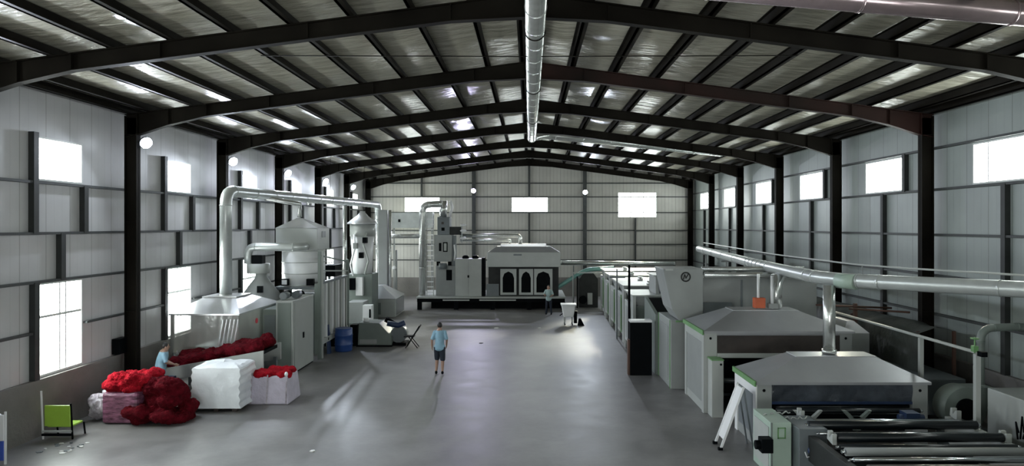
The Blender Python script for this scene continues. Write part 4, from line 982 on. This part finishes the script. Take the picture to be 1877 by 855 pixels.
# white wrapped bundle
def bundle(name, x0, x1, y0, y1, z0, z1, label):
    t = thing(name, label, 'bale', ((x0+x1)/2, (y0+y1)/2, 0)); mb = MB(); n = 22; nz_ = 26; vs = []; fs = []
    per = []
    for i in range(n): per.append((x0+(x1-x0)*i/n, y0, 0))
    for i in range(n): per.append((x1, y0+(y1-y0)*i/n, 1))
    for i in range(n): per.append((x1-(x1-x0)*i/n, y1, 0))
    for i in range(n): per.append((x0, y1-(y1-y0)*i/n, 1))
    N_ = len(per)
    for j in range(nz_+1):
        z = z0+(z1-z0)*j/nz_
        for (x, y, sd) in per:
            cx, cy = (x0+x1)/2, (y0+y1)/2; dx, dy = (x-cx), (y-cy)
            saw = 1-abs(((z*4.6) % 1.0)-.5)*2
            k = 1+.03*noise.noise(Vector((x*3, y*3, z*3)))
            ex = .045*(saw+.6*noise.noise(Vector((x*3, z*5, 5))))*(1 if abs(dx) > (x1-x0)*.46 else 0)*(1 if j < nz_ else 0)
            vs.append((cx+dx*k+(ex if dx > 0 else -ex), cy+dy*k, z+.05*noise.noise(Vector((x*2.5, y*2.5, 7)))*j/nz_))
    for j in range(nz_):
        for i in range(N_): fs.append((j*N_+i, j*N_+(i+1) % N_, (j+1)*N_+(i+1) % N_, (j+1)*N_+i))
    mb._add(vs, fs, False)
    b = nz_*N_
    top = [(vs[b+i]) for i in range(N_)]
    rings = [top]
    for q, h in ((.86, .05), (.6, .07), (.3, .08), (.02, .08)):
        cx, cy = (x0+x1)/2, (y0+y1)/2
        rings.append([(cx+(p[0]-cx)*q, cy+(p[1]-cy)*q, p[2]+h+.05*noise.noise(Vector((p[0]*q*4, p[1]*q*4, 3)))) for p in top])
    for a in range(len(rings)-1):
        mb._add(rings[a]+rings[a+1], [(i, (i+1) % N_, N_+(i+1) % N_, N_+i) for i in range(N_)])
    mb.build('wrap', 'white', t)
    return t
t = bundle('wrapped_bundle', -9.18, -7.9, 19.2, 20.3, .10, 1.20, 'large white wrapped bundle on the floor in front of the feed table')
for x in (-9.1, -8.55, -8.05): MB().box(x-.06, x+.06, 19.25, 20.25, 0, .1).build('pallet_runner', 'dark_sheet', t)
# bulk bag with red fibre
t = thing('bulk_bag', 'lilac white woven sack filled with red fibre', 'sack', (-7.4, 20.6, 0))
m = MB(); m.frus((-8.02, -6.82, 20.0, 21.1), 0.0, (-7.93, -6.90, 20.05, 21.05), .80); c = m.build('sack', 'tarp', t, .05)
for x in (-7.9, -7.45, -6.9): MB().bar((x, 20.0, .02), (x*.99-.05, 20.03, .84), .035, .02).build('strap', 'bag', c)
rr = random.Random(4)
heap('red_fibre', [(-7.85+.9*rr.random(), 20.1+.85*rr.random(), .78+.06*rr.random(), .16, .16, .11) for i in range(30)], 'red', .028, [(.15, .08), (.05, .04)], parent=t)
for x, y in ((-7.93, 20.03), (-6.9, 20.03)): MB().ell((x, y, .86), (.05, .05, .07)).build('lift_loop', 'white', t)
# board at the left edge
t = thing('banner_stand', 'white and blue board at the left edge of the picture', 'board', (-11.3, 15, 0))
MB().box(-11.6, -11.18, 15.0, 15.06, .5, 1.05).build('upper_board', 'whitep', t, .01); MB().box(-11.6, -11.18, 15.0, 15.06, .08, .5).build('lower_board', 'sign', t, .01)
for x in (-11.62, -11.16): MB().bar((x, 15.03, 0), (x, 15.03, 1.12), .035).build('post', 'whitep', t)
MB().prism([(-11.6, 1.05), (-11.25, 1.05), (-11.6, 1.32)], 'Y', 15.0, 15.05).build('top_flap', 'whitep', t)
# box on the wall
tag(MB().box(-11.84, -11.62, 20.0, 20.5, 1.42, 1.86).build('wall_box', 'black', None, .01), 'small dark box fixed low on the left wall', 'box')
# scraps
rr = random.Random(21)
for k in range(16):
    x = -11.0+.75*rr.random(); y = 15.75+.75*rr.random(); a = rr.random()*3; s = .03+.05*rr.random()
    o = MB().prism([(x+s*math.cos(a+q), y+s*(.6+.5*rr.random())*math.sin(a+q)) for q in (0, 1.2, 2.4, 3.6, 5)], 'Z', .001, .01+.02*rr.random()).build('paper_scrap', 'paper' if k % 2 else 'greyb')
    tag(o, 'tiny scrap in the litter on the floor below the lime green chair', 'scrap', 'litter by the lime chair')
for (px, py, lab, mm, s) in ((910, 602, 'bright white scrap on the floor in mid aisle, left of the two white ones', 'paper', .12), (989, 602, 'flat white scrap on the floor in mid aisle, right of the two white ones', 'paper', .10), (882, 630, 'small dark scrap on the joint line in mid aisle', 'black', .09), (573, 828, 'small pale scrap on the floor in the foreground', 'paper', .06)):
    Y = F*EYE/(py-413); x = (px-970)*Y/F
    tag(MB().prism([(x-s, Y-.5*s), (x+.2*s, Y-.9*s), (x+s, Y), (x+.3*s, Y+s), (x-.6*s, Y+.8*s)], 'Z', .001, .02).build('paper_scrap', mm), lab, 'scrap')

# ------------------------------------------------------------------ people
def limb(mb, pts, rs, n=12):
    for (a, b, ra, rb) in zip(pts, pts[1:], rs, rs[1:]):
        a = Vector(a); b = Vector(b); mb.tube([a, a.lerp(b, .5), b], [ra, (ra+rb)/2, rb], n); mb.ell(b, rb, None, 12, 8); mb.ell(a, ra, None, 12, 8)
def person(loc, face, label, hip, knees, ankles, elbows, wrists, shirt, pants, short, lean=(0, 0), sleeve=.6, h=1.70):
    """local frame: +Y is the way the person faces; everything in metres for a 1.70 m body"""
    t = thing('person', label, 'person', (0, 0, 0)); t['_w'] = (0, 0, 0)
    lx, ly = lean; hz = .92
    H = Vector((0, 0, hz)); C_ = Vector((lx*.55, ly*.55, 1.22)); S = Vector((lx, ly, 1.41)); Nk = Vector((lx*1.1, ly*1.15, 1.48)); Hd = Vector((lx*1.2, ly*1.35+.02, 1.59))
    mb = MB()
    limb(mb, [H, C_, S], [.135, .135, .12]); mb.ell(H, (.165, .12, .13)); mb.ell(C_, (.155, .105, .16)); mb.ell(S-Vector((0, 0, .03)), (.185, .09, .075))
    limb(mb, [S, Nk, Nk+Vector((0, .01, .05))], [.07, .055, .055])
    mb.ell(Hd, (.075, .092, .11)); mb.ell(Hd+Vector((0, .02, -.06)), (.055, .065, .055))
    mb.ell(Hd+Vector((0, .098, -.015)), (.012, .018, .022)); mb.ell(Hd+Vector((0, .085, -.05)), (.028, .012, .008))
    for sx in (-1, 1): mb.ell(Hd+Vector((sx*.077, -.005, -.01)), (.012, .02, .03))
    for k, sx in ((0, -1), (1, 1)):
        hp = Vector((sx*.09, 0, .88)); kn = Vector(knees[k]); an = Vector(ankles[k])
        limb(mb, [hp, kn, kn.lerp(an, .35), an], [.088, .056, .055, .036])
        sh = S+Vector((sx*.16, 0, -.025)); el = Vector(elbows[k]); wr = Vector(wrists[k])
        limb(mb, [sh, el, wr], [.052, .04, .028])
        d = (wr-el).normalized(); side = d.cross(Vector((0, 1, 0))).normalized(); fw = side.cross(d)
        pc = wr+d*.05; rot = d.to_track_quat('Z', 'Y').to_matrix()
        mb.ell(pc, (.022, .036, .05), rot)
        for q in range(4):
            base = wr+d*.085+fw*(.027-.018*q); ln = (.062, .072, .068, .052)[q]
            mid = base+d*ln*.55-side*.006*sx; tip = mid+d*ln*.4-side*.02*sx; limb(mb, [base, mid, tip], [.0095, .009, .008], 8)
        tb = wr+d*.03+fw*.03; limb(mb, [tb, tb+fw*.025+d*.025, tb+fw*.03+d*.055], [.011, .0105, .009], 8)
    mb.build('body', 'skin', t, remesh=.0075, smooth=2)
    # hair
    hb = MB(); hb.ell(Hd+Vector((0, -.016, .025)), (.084, .094, .10)); hb.build('hair', 'hair', t)
    # shirt
    mb = MB(); limb(mb, [H+Vector((0, 0, .02)), C_, S-Vector((0, 0, .02))], [.15, .15, .13], 18); mb.ell(H+Vector((0, 0, .0)), (.19, .145, .11)); mb.ell(C_, (.175, .128, .17)); mb.ell(S-Vector((0, 0, .035)), (.19, .112, .085)); mb.tube([S-Vector((0,0,.02)), Nk+Vector((0,0,.0))], [.115, .072]); mb.ell(H-Vector((0,0,.06)), (.185,.15,.10))
    for k, sx in ((0, -1), (1, 1)):
        sh = S+Vector((sx*.16, 0, -.025)); el = Vector(elbows[k]); wr = Vector(wrists[k])
        e2 = sh.lerp(el, min(1, sleeve*1.6))
        if sleeve < .62: limb(mb, [sh, e2], [.066, .060])
        else: limb(mb, [sh, el, el.lerp(wr, .9)], [.068, .056, .042])
    mb.build('shirt', shirt, t, remesh=.014, disp=[(.12, .018)])
    mb = MB(); mb.ell(H-Vector((0, 0, .03)), (.172, .13, .13))
    for k, sx in ((0, -1), (1, 1)):
        hp = Vector((sx*.09, 0, .88)); kn = Vector(knees[k]); an = Vector(ankles[k])
        if short: limb(mb, [hp, hp.lerp(kn, .95)], [.105, .088])
        else: limb(mb, [hp, kn, an.lerp(kn, .06)], [.102, .074, .06])
    mb.build('shorts' if short else 'trousers', pants, t, remesh=.014, disp=[(.12, .014)])
    for k in range(2):
        an = Vector(ankles[k]); mb = MB(); tz = an.z-.085
        mb.ell((an.x, an.y+.05, tz+.045), (.045, .125, .042)); mb.ell((an.x, an.y-.01, tz+.07), (.043, .055, .055)); mb.build('shoe', 'black', t, remesh=.012)
    t.location = loc; t.rotation_euler = (0, 0, face); sc_ = h/1.70; t.scale = (sc_, sc_, sc_)
    return t
PX, PY = -3.06, 24.1
person((PX, PY, 0), .05, 'person in a light blue shirt and dark shorts walking away down the aisle', None,
       [(-.09, .10, .50), (.10, -.02, .49)], [(-.115, .02, .085), (.10, -.12, .10)], [(-.245, -.05, 1.15), (.24, -.04, 1.15)], [(-.25, .03, .92), (.22, .10, .94)],
       'shirt', 'trouser', True, (0, .03), .55, 1.76)
person((1.12, 40.2, 0), 2.9, 'person in a pale shirt and dark trousers standing at the far platform', None,
       [(-.12, .03, .50), (.12, .03, .50)], [(-.15, 0, .085), (.15, 0, .085)], [(-.26, .06, 1.16), (.26, .08, 1.17)], [(-.18, .24, 1.08), (.16, .26, 1.12)],
       'shirt2', 'trouser', False, (0, .06), .55, 1.68)
person((-10.62, 20.3, 0), -1.1, 'person in a light blue shirt leaning over the red fibre feed table', None,
       [(-.10, .06, .50), (.10, .04, .50)], [(-.11, 0, .085), (.12, -.03, .085)], [(-.27, .12, 1.16), (.27, .14, 1.18)], [(-.16, .34, 1.04), (.14, .36, 1.08)],
       'shirt', 'trouser', False, (0, .09), .55, 1.70)
for o in list(sc.collection.objects):
    if '_w' in o: del o['_w']
